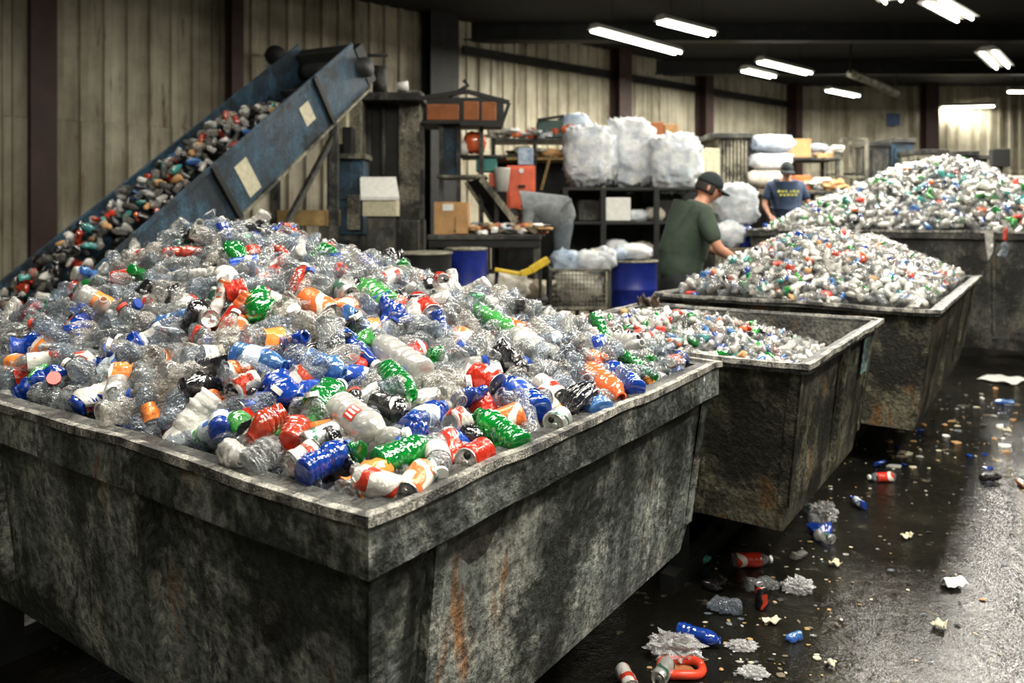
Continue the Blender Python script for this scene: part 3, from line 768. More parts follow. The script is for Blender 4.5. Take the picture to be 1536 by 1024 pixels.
for (Y, x, y, z, c) in cand:
    s = rr.uniform(.85, 1.12)
    if rr.random() < .10 and nc < 60:
        mt, nm = rr.choice(((C_RED,'red'),(C_WHT,'white and red'),(C_WHT,'white and red'),(C_ORW,'orange and white'),(C_SIL,'silver'),(C_SIL,'silver'),(C_BLU,'blue'),(C_GRN,'green'),(C_BLK,'black')))
        k = rr.randrange(10); zz = zone(c)
        st = ('unbent','dented','dented','crushed','flattened')[k % 5]
        can(item_matrix(bin1, heap1, x, y, z, rr, s*.95), mt, k, f'{st} {nm} can {zz[0]} on the {zz[1]} of the nearest heap', 'loose cans in the nearest heap', False); nc += 1
    elif nb < 285:
        kd, mt, nm = choose(rr); k = rr.randrange(16); cr = BOT[k][4]
        st = 'smooth' if cr < .35 else ('dented' if cr < .65 else 'crumpled')
        cp = rr.choice((M_CAPW,M_CAPW,M_CAPW,M_CAPB,M_CAPR,None,None,None,None)); lb = None; ln = ''
        if rr.random() < .20: lb = rr.choice((L_WHITE,L_RED,L_BLUE,L_ORANGE,L_PALE,L_WHITE)); ln = ' with '+lb.name.split('_label')[0].replace('_',' ')+' label'
        zz = zone(c)
        bottle(item_matrix(bin1, heap1, x, y, z, rr, s), mt, k, cp, lb, f'{st} {nm} bottle{ln} {zz[0]} on the {zz[1]} of the nearest heap', 'loose plastic bottles in the nearest heap', rr.random() < .3); nb += 1
    else: rest.append((x, y, z))

# countless remainder: one mesh for each bin
LOW = []
for i in range(10):
    v, fc, f = gen_bottle(700+i, (.3,.6,.9)[i % 3], 9, LOWP); LOW.append((np.array(v), fc))
SHORT = [(v*np.array([1.05,1.05,.62]), fc) for v, fc in LOW]
MIDB = []
for i in range(10):
    v, fc, f = gen_bottle(800+i, (.5,.8,1.0)[i % 3], 12, PROF); MIDB.append((np.array(v), fc))
def mass(name, bn, h, items, label, pal, seed, size=1.0, lib=LOW, drop=.05, core=True, cmat=None):
    r = random.Random(seed); V = []; Fc = []; Mi = []; b = 0
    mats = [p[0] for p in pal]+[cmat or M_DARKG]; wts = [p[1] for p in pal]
    for (x, y, z) in items:
        s = r.uniform(.8, 1.15)*size; m_ = bn.Mi @ item_matrix(bn, h, x, y, z, r, s, .7)
        v, fc = lib[r.randrange(len(lib))]; A = np.array(m_)
        V.append(v @ A[:3,:3].T + A[:3,3]); mi = r.choices(range(len(pal)), wts)[0]
        Fc += [tuple(b+i for i in f) for f in fc]; Mi += [mi]*len(fc); b += len(v)
    if core:                                       # packed lower layers, coloured dark for the shade in the gaps
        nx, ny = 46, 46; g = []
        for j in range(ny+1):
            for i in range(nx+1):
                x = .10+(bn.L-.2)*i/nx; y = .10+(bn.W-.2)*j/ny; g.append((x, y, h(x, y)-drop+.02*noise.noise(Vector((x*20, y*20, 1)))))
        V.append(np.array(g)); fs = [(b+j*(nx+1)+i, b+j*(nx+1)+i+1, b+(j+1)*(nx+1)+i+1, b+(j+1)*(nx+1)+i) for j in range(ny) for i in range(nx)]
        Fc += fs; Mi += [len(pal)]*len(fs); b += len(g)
    me = bpy.data.meshes.new(name); me.from_pydata(np.concatenate(V).tolist(), [], Fc)
    for m_ in mats: me.materials.append(m_)
    me.polygons.foreach_set('material_index', Mi); me.polygons.foreach_set('use_smooth', [True]*len(Fc)); me.update()
    o = bpy.data.objects.new(name, me); col.objects.link(o); o.matrix_world = bn.M
    return tag(o, label, 'pile of bottles', None, 'stuff')
PAL = [(M_CLEAR[0],30),(M_CLEAR[1],22),(M_CLEAR[2],18),(M_FROST,8),(M_GREEN,2.5),(M_BLUE,1.2),(M_LBLUE,1),(M_RED,1),(M_ORANGE,.8),(M_BLACK,3)]
rest += scatter(bin1, heap1, 900, .040, (-.06, -.02), 21, .09)
crest = [(x, y, h_+.02) for (x, y, h_) in scatter(bin1, heap1, 900, .045, (.0, .03), 23, .09) if x > .85]
mass('bottle_heap', bin1, heap1, rest+crest, 'countless clear crumpled bottles filling the nearest bin between the larger ones', PAL, 3, .85, MIDB, .06)
PALW = [(M_CLEAR[0],26),(M_CLEAR[2],22),(M_FROST,26),(M_WHITE,9),(M_GREEN,1.6),(M_LGREEN,1),(M_TEAL,2),(M_BLUE,2.2),(M_LBLUE,3),(M_RED,1.5),(M_ORANGE,2),(M_CAPR,1.5),(M_BLACK,2.5),(M_CARD,1)]
s2 = scatter(bin2, heap2, 1100, .027, (-.01,.035), 31, .10)
mass('bottle_heap', bin2, heap2, s2, 'shallow pile of small mixed bottles inside the second bin', PALW, 4, .50, SHORT, .04)
s3 = scatter(bin3, heap3, 3000, .032, (-.01,.045), 41, .11)
mass('bottle_heap', bin3, heap3, s3, 'mixed pale and coloured bottles heaped in the third bin', PALW, 5, .62, SHORT, .05)
PALG = [(M_CLEAR[0],28),(M_CLEAR[2],20),(M_FROST,26),(M_WHITE,9),(M_GREEN,2.5),(M_LGREEN,4),(M_TEAL,4),(M_BLUE,1),(M_LBLUE,2),(M_CAPR,1),(M_ORANGE,1),(M_BLACK,3)]
s4 = scatter(bin4, heap4, 3800, .042, (-.02,.06), 51, .12)
mass('bottle_heap', bin4, heap4, s4, 'tallest pile of pale and green bottles in the big far bin', PALG, 6, .85, SHORT, .06)
#MORE
# ------------------------------------------------------------------ background helpers
def slab(mb, x1, y1, x2, y2, Y, dep, mi=0):
    """box whose front face covers a picture rectangle at depth Y"""
    a = P(x1, y2, Y); b = P(x2, y1, Y); mb.box((a.x, Y, a.z), (b.x, Y+dep, b.z), mi); return mb
def box_part(name, rect, Y, dep, mat, parent=None, bevel=.01):
    mb = MB(); slab(mb, *rect, Y, dep); return mb.build(name, mat, parent, bevel=bevel)
def legs_down(rect_x, ztop, Y, dep, w, mat, parent, name='leg'):
    for px in rect_x:
        for yy in (Y+w, Y+dep-w):
            x = P(px, 0, Y).x; mb = MB(); mb.box((x-w/2, yy-w/2, 0), (x+w/2, yy+w/2, ztop)); mb.build(name, mat, parent)
def zat(py, Y): return CH-(py-HY)/F*Y
def xat(px, Y): return (px-HX)/F*Y

# ------------------------------------------------------------------ conveyor
Dv = Vector((.80, 1.70, 1.39)); Dn = Dv.normalized(); Dh = Vector((.80,1.70,0)).normalized(); Wv = Vector((-Dh.y, Dh.x, 0))
pt = Vector((-1.72, 8.2, 3.27)); Un = Wv.cross(Dn); Un = Un if Un.z > 0 else -Un
CL = 5.0; CW = .78; SH = .50
conv = empty('conveyor', (pt-Dv.normalized()*CL*.5).to_tuple()[:2]+(0,), 0, 'dark blue inclined conveyor full of scrap rising against the wall', 'conveyor')
conv.location = (0,0,0)
def cpt(l, wv, u): return pt-Dn*l+Wv*wv+Un*u     # l down from the top end, w across, u above the upper edge
def plate(w0, w1, l0, l1, u0, u1, name, mat, parent, bevel=.006):
    mb = MB(); mb.hexa([cpt(l0,w0,u0),cpt(l1,w0,u0),cpt(l1,w1,u0),cpt(l0,w1,u0)], [cpt(l0,w0,u1),cpt(l1,w0,u1),cpt(l1,w1,u1),cpt(l0,w1,u1)])
    return mb.build(name, mat, parent, bevel=bevel)
near = plate(-.03, 0, 0, CL, -SH, 0, 'side_panel', M_CONV, conv)
far = plate(CW, CW+.03, -.15, CL, -SH, .02, 'side_panel', M_CONV, conv)
for l in (.75, 2.35, 3.9): plate(-.07, -.03, l, l+.06, -SH-.02, .02, 'rib', M_DARK, near)
plate(-.045, -.03, 0, CL, -.02, .03, 'top_lip', M_CONV, near)
plate(-.06, 0, 0, CL, -SH-.03, -SH, 'bottom_flange', M_GREYG, near)
for (l, u, w_, h_) in ((2.0, -.30, .17, .34), (.98, -.24, .16, .22)):
    plate(-.036, -.032, l, l+w_, u-h_/2+.02, u+h_/2, 'sticker', M_STICKER, near, 0)['label'] = 'faded yellowish sticker'
plate(0, CW, -.1, CL, -.36, -.32, 'belt', M_RUBBER, conv)
for l in [x*.42 for x in range(12)]: plate(.02, CW-.02, l, l+.03, -.32, -.25, 'cleat', M_RUBBER, conv)
plate(-.03, CW+.03, -.18, -.02, -SH, -.06, 'head_guard', M_DARK, conv)
mb = MB(); mb.tube([cpt(-.03,-.1,-.28), cpt(-.03,CW+.1,-.28)], .11, 16); mb.build('roller', M_DARK, conv, True)
for l in (.7, 2.6, 4.2):
    for wv in (0, CW):
        a = cpt(l, wv, -SH); mb = MB(); mb.bar(a, (a.x, a.y, 0), .09, .09); mb.build('leg', M_DARKG, conv)
    mb = MB(); a = cpt(l, 0, -SH-.4); b = cpt(l, CW, -SH-.4); mb.bar((a.x,a.y,a.z*.55), (b.x,b.y,b.z*.55), .06); mb.build('crossbar', M_DARKG, conv)
mb = MB(); a = cpt(.7,0,-SH-.1); b = cpt(2.6,0,-SH-.1); mb.bar(a, (b.x,b.y,.4), .05); mb.build('brace', M_DARKG, conv)
class _B: pass
cb = _B(); cb.M = Matrix((( -Dn.x, Wv.x, Un.x, pt.x),(-Dn.y, Wv.y, Un.y, pt.y),(-Dn.z, Wv.z, Un.z, pt.z),(0,0,0,1))); cb.Mi = cb.M.inverted(); cb.L = CL; cb.W = CW
cb.w = lambda x, y, z: cb.M @ Vector((x, y, z))
def hconv(x, y):
    k = min(1, max(0, (x-.7)/.9)); return -.32+.34*k*math.sin(PI*min(1, max(0, y/CW)))+.04*noise.noise(Vector((x*4,y*6,3)))
cit = [(x, y, z) for (x, y, z) in scatter(cb, hconv, 620, .05, (0,.10), 61, .06) if x > .75+.25*noise.noise(Vector((y*5,x,0)))]
mass('scrap_pile', cb, hconv, cit, 'mixed cans and bottles riding up in the blue conveyor trough', [(M_FROST,14),(M_CLEAR[2],24),(M_WHITE,5),(M_CAPR,2.5),(M_ORANGE,2),(M_RED,6),(M_BLACK,20),(M_LBLUE,4),(M_TEAL,5),(M_CARD,5),(M_DARKG,28)], 8, .9, SHORT, .04, False)['category'] = 'scrap'

# ------------------------------------------------------------------ machines on the left
pr = empty('baling_press', (0,0,0), 0, 'tall dark press between two pale grimy steel columns', 'press')
box_part('column', (507,150,542,330), 8.9, .35, M_GREYG, pr); box_part('column', (598,135,630,345), 9.2, .3, M_GREYG, pr)
box_part('chamber', (540,142,600,345), 9.3, .7, M_DARK, pr); box_part('base', (505,330,626,470), 8.9, .9, M_DARKG, pr)
box_part('crosshead', (500,138,634,150), 8.95, .5, M_DARKG, pr)
for px in (553, 575):
    mb = MB(); mb.tube([P(px,150,9.25), P(px,330,9.25)], .03, 10); mb.build('guide_rod', M_DARKG, pr, True)
mb = MB(); mb.tube([P(570,100,9.4), P(570,140,9.4)], .09, 14); mb.build('hydraulic_cylinder', M_DARKG, pr, True)
mb = MB(); mb.tube([P(596,130,9.1), P(612,129,9.1)], [.05,.06], 12); mb.build('motor', M_PAPER, pr, True)
mb = MB(); mb.tube([P(548,142,9.2),P(548,84,9.2)], .02, 8); mb.tube([P(527,83,9.2),P(582,83,9.2)], .02, 8); mb.build('pipe', M_DARK, pr, True)
cp = empty('control_cabinet', (0,0,0), 0, 'weathered blue-grey cabinet on a post under the conveyor head', 'cabinet')
box_part('body', (503,238,545,352), 8.3, .35, M_CONV, cp); box_part('door', (507,245,541,300), 8.28, .02, M_CONV, cp)
box_part('pedestal', (506,352,542,470), 8.32, .3, M_DARKG, cp); box_part('hood', (500,230,548,238), 8.24, .42, M_GREYG, cp)
box_part('cover_plate', (520,292,540,345), 8.26, .02, M_GREYG, cp)
pc = empty('machine_cover', (0,0,0), 0, 'yellowish grimy guard beside the conveyor head with a dark slot', 'guard')
box_part('body', (487,155,520,216), 8.75, .2, M_STICKER, pc); box_part('slot', (514,190,528,232), 8.72, .25, M_RUBBER, pc); box_part('stand', (490,216,520,460), 8.78, .14, M_DARKG, pc)
wb = empty('desk_box', (0,0,0), 0, 'white sloping desk lid on a small ochre box', 'box')
a = [P(541,298,8.0), P(598,298,8.0), P(596,298,8.25), P(541,298,8.25)]
mb = MB(); mb.hexa([P(541,300,8.0),P(599,300,8.0),P(594,270,8.3),P(540,270,8.3)], [P(541,298,8.0)+Vector((0,0,.02)),P(599,298,8.0)+Vector((0,0,.02)),P(594,268,8.3)+Vector((0,0,.02)),P(540,268,8.3)+Vector((0,0,.02))]); mb.build('lid', M_PAPER, wb)
mb = MB(); slab(mb, 544,300,594,324, 8.02, .26); mb.build('body', M_STICKER, wb); box_part('stand', (550,324,590,470), 8.05, .2, M_DARKG, wb)
bm_ = empty('timber_block', (0,0,0), 0, 'ochre timber beam lying under the conveyor', 'timber')
mb = MB(); slab(mb, 415,315,500,339, 7.95, .25); mb.build('timber', M_OCHRE, bm_, bevel=.01); box_part('end_face', (488,314,502,340), 7.93, .29, M_OCHRE, bm_)
box_part('trestle', (420,339,445,470), 7.95, .2, M_DARKG, bm_); box_part('trestle', (478,339,500,470), 7.95, .2, M_DARKG, bm_)
# feed rack with brown boards
rk = empty('feed_rack', (0,0,0), 0, 'dark steel rack holding red-brown boards in a tilted tray', 'rack')
box_part('board', (640,156,688,180), 8.9, .04, M_CARDR, rk); box_part('board', (695,152,718,180), 8.9, .04, M_CARDR, rk); box_part('board', (722,153,744,182), 8.9, .04, M_CARDR, rk)
mb = MB()
mb.bar(P(628,148,8.8), P(700,137,8.8), .05); mb.bar(P(700,137,8.8), P(764,154,8.8), .05); mb.build('tray_rail', M_DARK, rk)
mb = MB(); mb.bar(P(690,184,8.8), P(754,187,8.8), .06); mb.build('tray_rail', M_DARK, rk)
mb = MB(); mb.bar(P(764,154,8.8), P(752,188,8.8), .04); mb.build('tray_rail', M_DARK, rk)
box_part('tray_floor', (632,180,752,186), 8.85, .6, M_DARK, rk); box_part('tray_back', (632,146,756,183), 9.5, .04, M_DARK, rk)
for px in (633, 662, 688, 722): 
    mb = MB(); mb.bar(P(px,183,8.95), Vector((xat(px,8.95),8.95,0)), .05); mb.build('post', M_DARKG, rk)
box_part('panel', (662,180,690,262), 8.97, .03, M_CONV, rk); box_part('shelf', (655,262,730,267), 8.9, .5, M_GREYG, rk); box_part('shelf', (690,232,760,236), 9.0, .45, M_DARKG, rk)
mb = MB(); mb.tube([P(672,145,8.8),P(690,136,8.8),P(702,128,8.8),P(696,120,8.8)], .025, 8); mb.build('lever', M_DARK, rk, True)
# things on the rack
def lump(name, label, cat, px, py, w, h, Y, mat, seed, group=None, amp=.16, crease=.25, dep=None, pw=.8, n=24, parent=None):
    s = Y/F; mb = MB(); d = dep or w*.9
    mb.blob(P(px, py, Y), (w*s/2, d*s/2, h*s/2), seed, amp, 2.2, n, pw, 0, crease); o = mb.build(name, mat, parent, True)
    return tag(o, label, cat, group)
lump('plastic_bag','pinkish crumpled bag on the upper rack shelf','bag',712,214,34,34,9.1,M_ORANGE,3); lump('plastic_bag','small white bag beside the pinkish bag on the rack','bag',695,222,16,22,9.05,M_WHITE,4)
o = box_part('storage_box', (714,236,745,257), 9.05, .3, M_TEALBOX); o['label'] = 'teal box on the dark steel rack'; o['category'] = 'box'
o = box_part('carton', (733,260,746,280), 9.0, .2, M_REDCAB); tag(o, 'small red carton left of the white bucket', 'box')
mb = MB(); mb.lathe([(.07,0),(.095,.26),(.10,.27)], 20, 0, tuple(P(753,287,8.95))); tag(mb.build('bucket', M_WHITE, None, True), 'white bucket left of the red cabinet', 'bucket')
cb2 = empty('red_cabinet', (0,0,0), 0, 'bright red metal cabinet with a round white badge', 'cabinet')
box_part('body', (760,248,803,322), 9.7, .4, M_REDCAB, cb2); box_part('door', (763,251,800,319), 9.68, .02, M_REDCAB, cb2)
mb = MB(); c = P(782,256,9.67); mb.lathe([(.03,-.005),(.03,.005)], 16); o = mb.build('badge', M_PAPER, cb2); o.rotation_euler = (PI/2,0,0); o.location = c
box_part('handle', (777,277,788,281), 9.65, .03, M_DARK, cb2); box_part('plinth', (760,322,803,460), 9.75, .35, M_DARK, cb2)
o = box_part('plastic_canister', (777,222,800,247), 9.7, .2, M_BAGB); tag(o, 'pale canister standing on the red cabinet', 'canister')
# ladder-like ramp
rp = empty('ramp', (0,0,0), 0, 'dark sloping ramp with pale edges running down to the bench', 'ramp')
for (x1,y1,x2,y2,Y) in ((722,268,775,335,8.7),(700,272,742,335,9.0)):
    mb = MB(); mb.bar(P(x1,y1,Y), P(x2,y2,Y), .04, .07); mb.build('side_rail', M_GREYG, rp)
mb = MB(); mb.hexa([P(722,270,8.72),P(775,337,8.72),P(742,337,9.0),P(700,274,9.0)], [P(722,268,8.72),P(775,335,8.72),P(742,335,9.0),P(700,272,9.0)]); mb.build('deck', M_DARK, rp)
mb = MB(); mb.bar(P(745,300,8.8), (xat(745,8.8),8.8,0), .05); mb.build('prop', M_DARK, rp)
# sorting bench
bn = empty('sorting_bench', (0,0,0), 0, 'dark steel bench strewn with scraps beside the bending person', 'bench')
box_part('top', (640,352,812,360), 8.1, .75, M_DARKG, bn); box_part('apron', (642,360,810,372), 8.12, .03, M_DARK, bn)
legs_down((648, 728, 806), zat(360,8.1), 8.1, .75, .07, M_DARKG, bn)
box_part('lower_shelf', (645,410,808,415), 8.15, .65, M_DARK, bn)
bx_ = empty('cardboard_box', (0,0,0), 0, 'brown cardboard box with a white label on the bench', 'box')
box_part('carton', (651,303,702,351.5), 8.2, .38, M_CARD, bx_, .004); box_part('label', (664,306,680,316), 8.19, .01, M_PAPER, bx_, 0); box_part('flap', (684,322,702,350), 8.17, .012, M_CARD, bx_, 0)
r_ = random.Random(77)
def scraps(name, label, cx, cy, cz, wx, wy, n, sz, mats, seed, hh=.05, kind='stuff', cat='scraps'):
    r = random.Random(seed); mb = MB()
    for i in range(n):
        p = Vector((cx+r.uniform(-wx,wx), cy+r.uniform(-wy,wy), cz+r.uniform(0,hh))); s = sz*r.uniform(.5,1.3)
        mb.blob(p, (s*r.uniform(.6,1.5), s*r.uniform(.6,1.4), s*r.uniform(.2,.7)), r.uniform(0,99), .4, 2, 8, .8, r.randrange(len(mats)), .3)
    return tag(mb.build(name, mats, None, False), label, cat, None, kind)
c = P(752,350,8.5); scraps('sorted_scraps','paper and plastic scraps spread over the sorting bench', c.x, 8.46, zat(352,8.1)+.01, .50, .25, 90, .07, [M_PAPER,M_CARD,M_TIMBER,M_BAGB,M_FROST,M_ORANGE,M_DARKG], 5, .09)
# drums and cart in front
def drum(px, py_top, Y, r, h, mat, label, liner=None):
    o = empty('drum', (xat(px,Y), Y, zat(py_top,Y)-h), 0, label, 'drum')
    mb = MB(); mb.lathe([(r*.97,0),(r,.02),(r,h*.32),(r*1.03,h*.335),(r,h*.35),(r,h*.65),(r*1.03,h*.665),(r,h*.68),(r,h-.03),(r*1.03,h-.015),(r*1.03,h),(r*.95,h),(r*.93,h-.08),(.001,h-.08)], 36)
    mb.build('body', mat, o, True)
    mb = MB(); mb.lathe([(r*1.035,h-.02),(r*1.06,h-.01),(r*1.04,h+.005),(r*.95,h)], 36); mb.build('rim', M_GREYG, o, True)
    return o
drum(950,390,8.8,.265,.96,M_DRUMB,'shiny blue drum standing behind the second bin')
drum(700,372,7.7,.20,1.13,M_DRUMB,'dark blue barrel half hidden behind the nearest heap')
drum(636,378,7.3,.26,1.10,M_DARK,'black barrel left of the dark blue one')
# mesh crate with clear bags
cr = empty('mesh_crate', (0,0,0), 0, 'grey wire mesh crate full of clear bags left of the blue drum', 'crate')
Yc = 8.3; x0, x1 = xat(826,Yc), xat(914,Yc); zt = zat(405,Yc); zb = zat(462,Yc); mb = MB()
for (a, b) in (((x0,Yc,zt),(x1,Yc,zt)),((x0,Yc+.7,zt),(x1,Yc+.7,zt)),((x0,Yc,zt),(x0,Yc+.7,zt)),((x1,Yc,zt),(x1,Yc+.7,zt)),((x0,Yc,zb),(x1,Yc,zb))): mb.bar(a, b, .03)
mb.build('top_frame', M_GREYG, cr)
mb = MB()
for i in range(17): x = x0+(x1-x0)*i/16; mb.bar((x,Yc,zt), (x,Yc,zb), .006)
for j in range(9): z = zt+(zb-zt)*j/8; mb.bar((x0,Yc,z), (x1,Yc,z), .006)
mb.build('mesh_side', M_GREYG, cr)['label'] = 'wire mesh front'
mb = MB(); mb.box((x0,Yc+.02,zb),(x1,Yc+.68,zb+.02)); mb.build('base', M_DARKG, cr)
for x in (x0, x1):
    for y in (Yc, Yc+.7): mb = MB(); mb.bar((x,y,zt),(x,y,0), .035); mb.build('post', M_DARKG, cr)
for i, (px, py, w, h, mt) in enumerate(((850,392,50,34,M_BAGB),(885,393,54,36,M_BAG),(905,388,40,34,M_BAG),(868,430,74,52,M_BAGC),(897,385,34,24,M_BAGC))):
    lump('plastic_bag', ('bluish clear bag at the left of the mesh crate','white crumpled bag in the middle of the mesh crate','white bag at the right of the mesh crate','large cream bag low inside the mesh crate','small cream bag atop the mesh crate')[i], 'bag', px, py, w, h, 8.62, mt, 20+i, 'bags in the mesh crate', .2, .35)
lump('plastic_bag','white crumpled bag heaped on the blue drum','bag',948,378,58,26,8.85,M_BAG,31); lump('plastic_bag','small bluish bag beside the drum top','bag',928,382,30,18,8.7,M_BAGB,33)
ct = empty('hand_cart', (0,0,0), 0, 'low cart with bent yellow handle bars before the bench', 'cart')
mb = MB(); mb.bar(P(742,404,7.4), P(782,411,7.4), .05, .035); mb.build('handle_bar', M_YELLOW, ct, bevel=.008)
mb = MB(); mb.bar(P(781,411,7.4), P(797,405,7.4), .07, .06); mb.bar(P(796,405,7.4), P(822,389,7.45), .06, .07); mb.build('handle_bar', M_YELLOW, ct, bevel=.008)
box_part('bed', (726,448,822,455), 7.4, .5, M_DARK, ct); box_part('upright', (742,404,748,450), 7.45, .04, M_DARK, ct); box_part('upright', (808,398,813,450), 7.45, .04, M_DARK, ct)
for px in (740, 808):
    mb = MB(); c = Vector((xat(px,7.5),7.5,.12)); mb.lathe([(.05,-.03),(.12,-.03),(.12,.03),(.05,.03)], 20); o = mb.build('wheel', M_RUBBER, ct, True); o.location = c; o.rotation_euler = (PI/2,0,0)
    mb = MB(); mb.bar((c.x,7.5,.12),(c.x,7.5,zat(452,7.4)), .04); mb.build('fork', M_DARK, ct)
lump('plastic_bag','grubby clear sack of waste on the yellow-handled cart','bag',760,430,68,42,7.62,M_BAGC,41,None,.25,.4)
lump('plastic_bag','brownish sack leaning beside the clear sack on the cart','bag',796,436,40,34,7.65,M_TIMBER,42,None,.25,.3)
# bale racks in the middle
mr_ = empty('storage_rack', (0,0,0), 0, 'dark steel rack carrying three big wrapped bales', 'rack')
for py in (283, 334, 388): box_part('shelf', (846,py-2,1052,py+3), 10.2, 1.0, M_DARK, mr_)
for px in (848, 905, 985, 1050):
    for yy in (10.22, 11.15): mb = MB(); mb.box((xat(px,10.2)-.035,yy-.03,0),(xat(px,10.2)+.035,yy+.03,zat(281,10.2))); mb.build('post', M_DARK, mr_)
box_part('back_panel', (846,283,1052,400), 11.2, .03, M_DARK, mr_)
lump('wrapped_bale','white plastic-wrapped bale, leftmost of the three on the rack','bale',885,235,80,94,10.7,M_BAG,51,'big bales on the rack',.10,.20,70,.62,56)
lump('wrapped_bale','tallest bluish plastic-wrapped bale, between its two neighbours','bale',943,232,84,104,10.9,M_BAG,52,'big bales on the rack',.12,.22,74,.62,56)
lump('wrapped_bale','plastic-wrapped bale with a shaded left side, nearest the man in green','bale',1012,245,76,88,10.6,M_BAG,53,'big bales on the rack',.10,.20,70,.62,56)
lump('wrapped_bale','smaller white bag squeezed on top behind the tall bale','bale',948,190,50,26,11.1,M_BAG,54)
o = box_part('storage_box', (905,296,946,331), 10.25, .5, M_PAPER); tag(o, 'pale grey box on the middle shelf under the bales', 'box')
o = box_part('storage_box', (868,300,900,331), 10.4, .5, M_DARKG); tag(o, 'dark box left of the pale grey box under the bales', 'box')
o = box_part('storage_box', (985,300,1035,331), 10.4, .5, M_DARK); tag(o, 'black box right of the pale grey box under the bales', 'box')
for i, (px, py, w, h) in enumerate(((955,324,34,20),(982,322,30,22),(925,372,40,26),(962,374,36,24),(988,376,30,22))):
    lump('plastic_bag', ('small white bag right of the pale grey box','second small white bag on the middle shelf','white bag on the lowest shelf at left','white bag in the middle of the lowest shelf','white bag at the right end of the lowest shelf')[i], 'bag', px, py, w, h, 10.4, (M_BAG,M_BAGC)[i % 2], 60+i, 'bags on the bale rack shelves')
r2 = empty('storage_rack', (0,0,0), 0, 'cluttered rack behind the red cabinet with loose white scraps', 'rack')
for py in (207, 236): box_part('shelf', (738,py,868,py+4), 11.4, .7, M_OCHRE if py > 220 else M_DARKG, r2)
for px in (740, 802, 866):
    mb = MB(); mb.box((xat(px,11.4)-.03,11.4,0),(xat(px,11.4)+.03,11.46,zat(207,11.4))); mb.build('post', M_DARK, r2)
mb = MB(); mb.bar(P(825,236,11.38), P(812,285,11.38), .04); mb.build('brace', M_OCHRE, r2)
box_part('back_panel', (738,238,868,420), 12.05, .03, M_DARK, r2)
c = P(800,203,11.7); scraps('loose_wraps','white and coloured wraps piled along the top shelf', c.x, 11.7, zat(207,11.4)+.02, .58, .22, 46, .10, [M_PAPER,M_BAG,M_BAGC,M_CARD,M_ORANGE], 9, .12)
c = P(812,230,11.7); scraps('loose_wraps','brown and white wraps on the shelf below', c.x, 11.7, zat(236,11.4)+.02, .48, .22, 36, .10, [M_PAPER,M_CARD,M_TIMBER,M_BAGC,M_DARKG], 10, .10)
t_ = empty('plastic_crate', (0,0,0), 0, 'dark green crate holding a blue sack on top of the rack', 'crate')
box_part('body', (806,180,846,206), 11.45, .5, plain('dark_teal', (.03,.07,.065), .6), t_, .015)
mb = MB(); mb.bar(P(806,180,11.43), P(846,174,11.43), .04); mb.build('lip', M_DARK, t_)
lump('plastic_bag','pale blue sack bulging from the dark green crate','bag',862,188,48,34,11.7,M_BAGB,71)
o = box_part('cardboard_box', (970,183,996,206), 11.6, .4, M_CARDR); tag(o, 'red-brown carton behind the bales', 'box')
o = box_part('cardboard_box', (997,186,1018,208), 11.6, .4, M_CARD); tag(o, 'lighter orange-brown carton behind the bales', 'box')
for o_, px in ((0, 983), (0, 1008)):
    pass
sh = empty('pallet_stack', (0,0,0), 0, 'dark pallet stack behind the bales under two cartons', 'pallets')
for i in range(9): 
    z1_ = zat(206,11.6)*(i+1)/9; mb = MB()
    mb.box((xat(966,11.6),11.55,z1_-.05),(xat(1022,11.6),12.1,z1_)); 
    for k in range(3): x = xat(966,11.6)+.03+k*(xat(1022,11.6)-xat(966,11.6)-.12)/2; mb.box((x,11.58,z1_-zat(206,11.6)/9),(x+.06,12.08,z1_-.05))
    mb.build('pallet', M_TIMBER, sh)
# right of the man in green
cn = empty('metal_container', (0,0,0), 0, 'grey ribbed metal container with a cream door against the wall', 'container')
mb = MB(); x0, x1 = xat(1078,13), xat(1122,13); zt = zat(206,13); n_ = 8
for i in range(n_): 
    a = x0+(x1-x0)*i/n_; b = a+(x1-x0)/n_*.6; mb.box((a,12.96,0),(b,13.0,zt))
mb.box((x0,13.0,0),(x1,13.9,zt)); mb.build('body', M_GREYG, cn)
box_part('door', (1058,222,1080,300), 12.95, .3, M_STICKER, cn); box_part('lid', (1066,199,1130,207), 12.9, 1.0, M_DARKG, cn)
box_part('side', (1120,208,1133,300), 13.0, .8, M_DARK, cn)
lump('plastic_bag','big bluish white bag just right of the man in green','bag',1104,308,64,64,8.9,M_BAG,81,None,.14,.35,None,.7,30)
lump('plastic_bag','white bag below the big bluish one','bag',1092,352,50,40,8.7,M_BAG,82,None,.16,.35)
lump('plastic_bag','bright blue bag low beside the white bag','bag',1114,356,34,36,8.75,M_BLUE,83,None,.16,.3)
pb = empty('shipping_pallet', (0,0,0), 0, 'dark pallet carrying the white bags right of the man in green', 'pallet'); box_part('deck', (1068,372,1135,380), 8.5, .6, M_TIMBER, pb)
for px in (1070, 1132): box_part('runner', (px-3,380,px+3,490), 8.55, .5, M_DARKG, pb)
for i, (px, py, w, h, mt, lb) in enumerate(((1152,217,66,26,M_BAGB,'bluish wrapped bundle topmost of the stack by the back corner'),(1150,243,68,26,M_BAG,'white wrapped bundle in the middle of the stack'),(1148,269,72,28,M_BAGC,'cream wrapped bundle at the bottom of the stack'))):
    lump('wrapped_bundle', lb, 'bundle', px, py, w, h, 13.2, mt, 90+i, 'bundles stacked by the back corner', .08, .22, 60, .5)
bs = empty('shipping_pallet', (0,0,0), 0, 'dark base under the stack of wrapped bundles', 'pallet'); box_part('deck', (1136,283,1192,292), 12.9, .8, M_TIMBER, bs); box_part('block', (1138,292,1188,448), 12.95, .7, M_DARK, bs)
o = box_part('cardboard_box', (1186,208,1217,236), 14.0, .5, M_CARD); tag(o, 'brown carton right of the wrapped bundles', 'box')
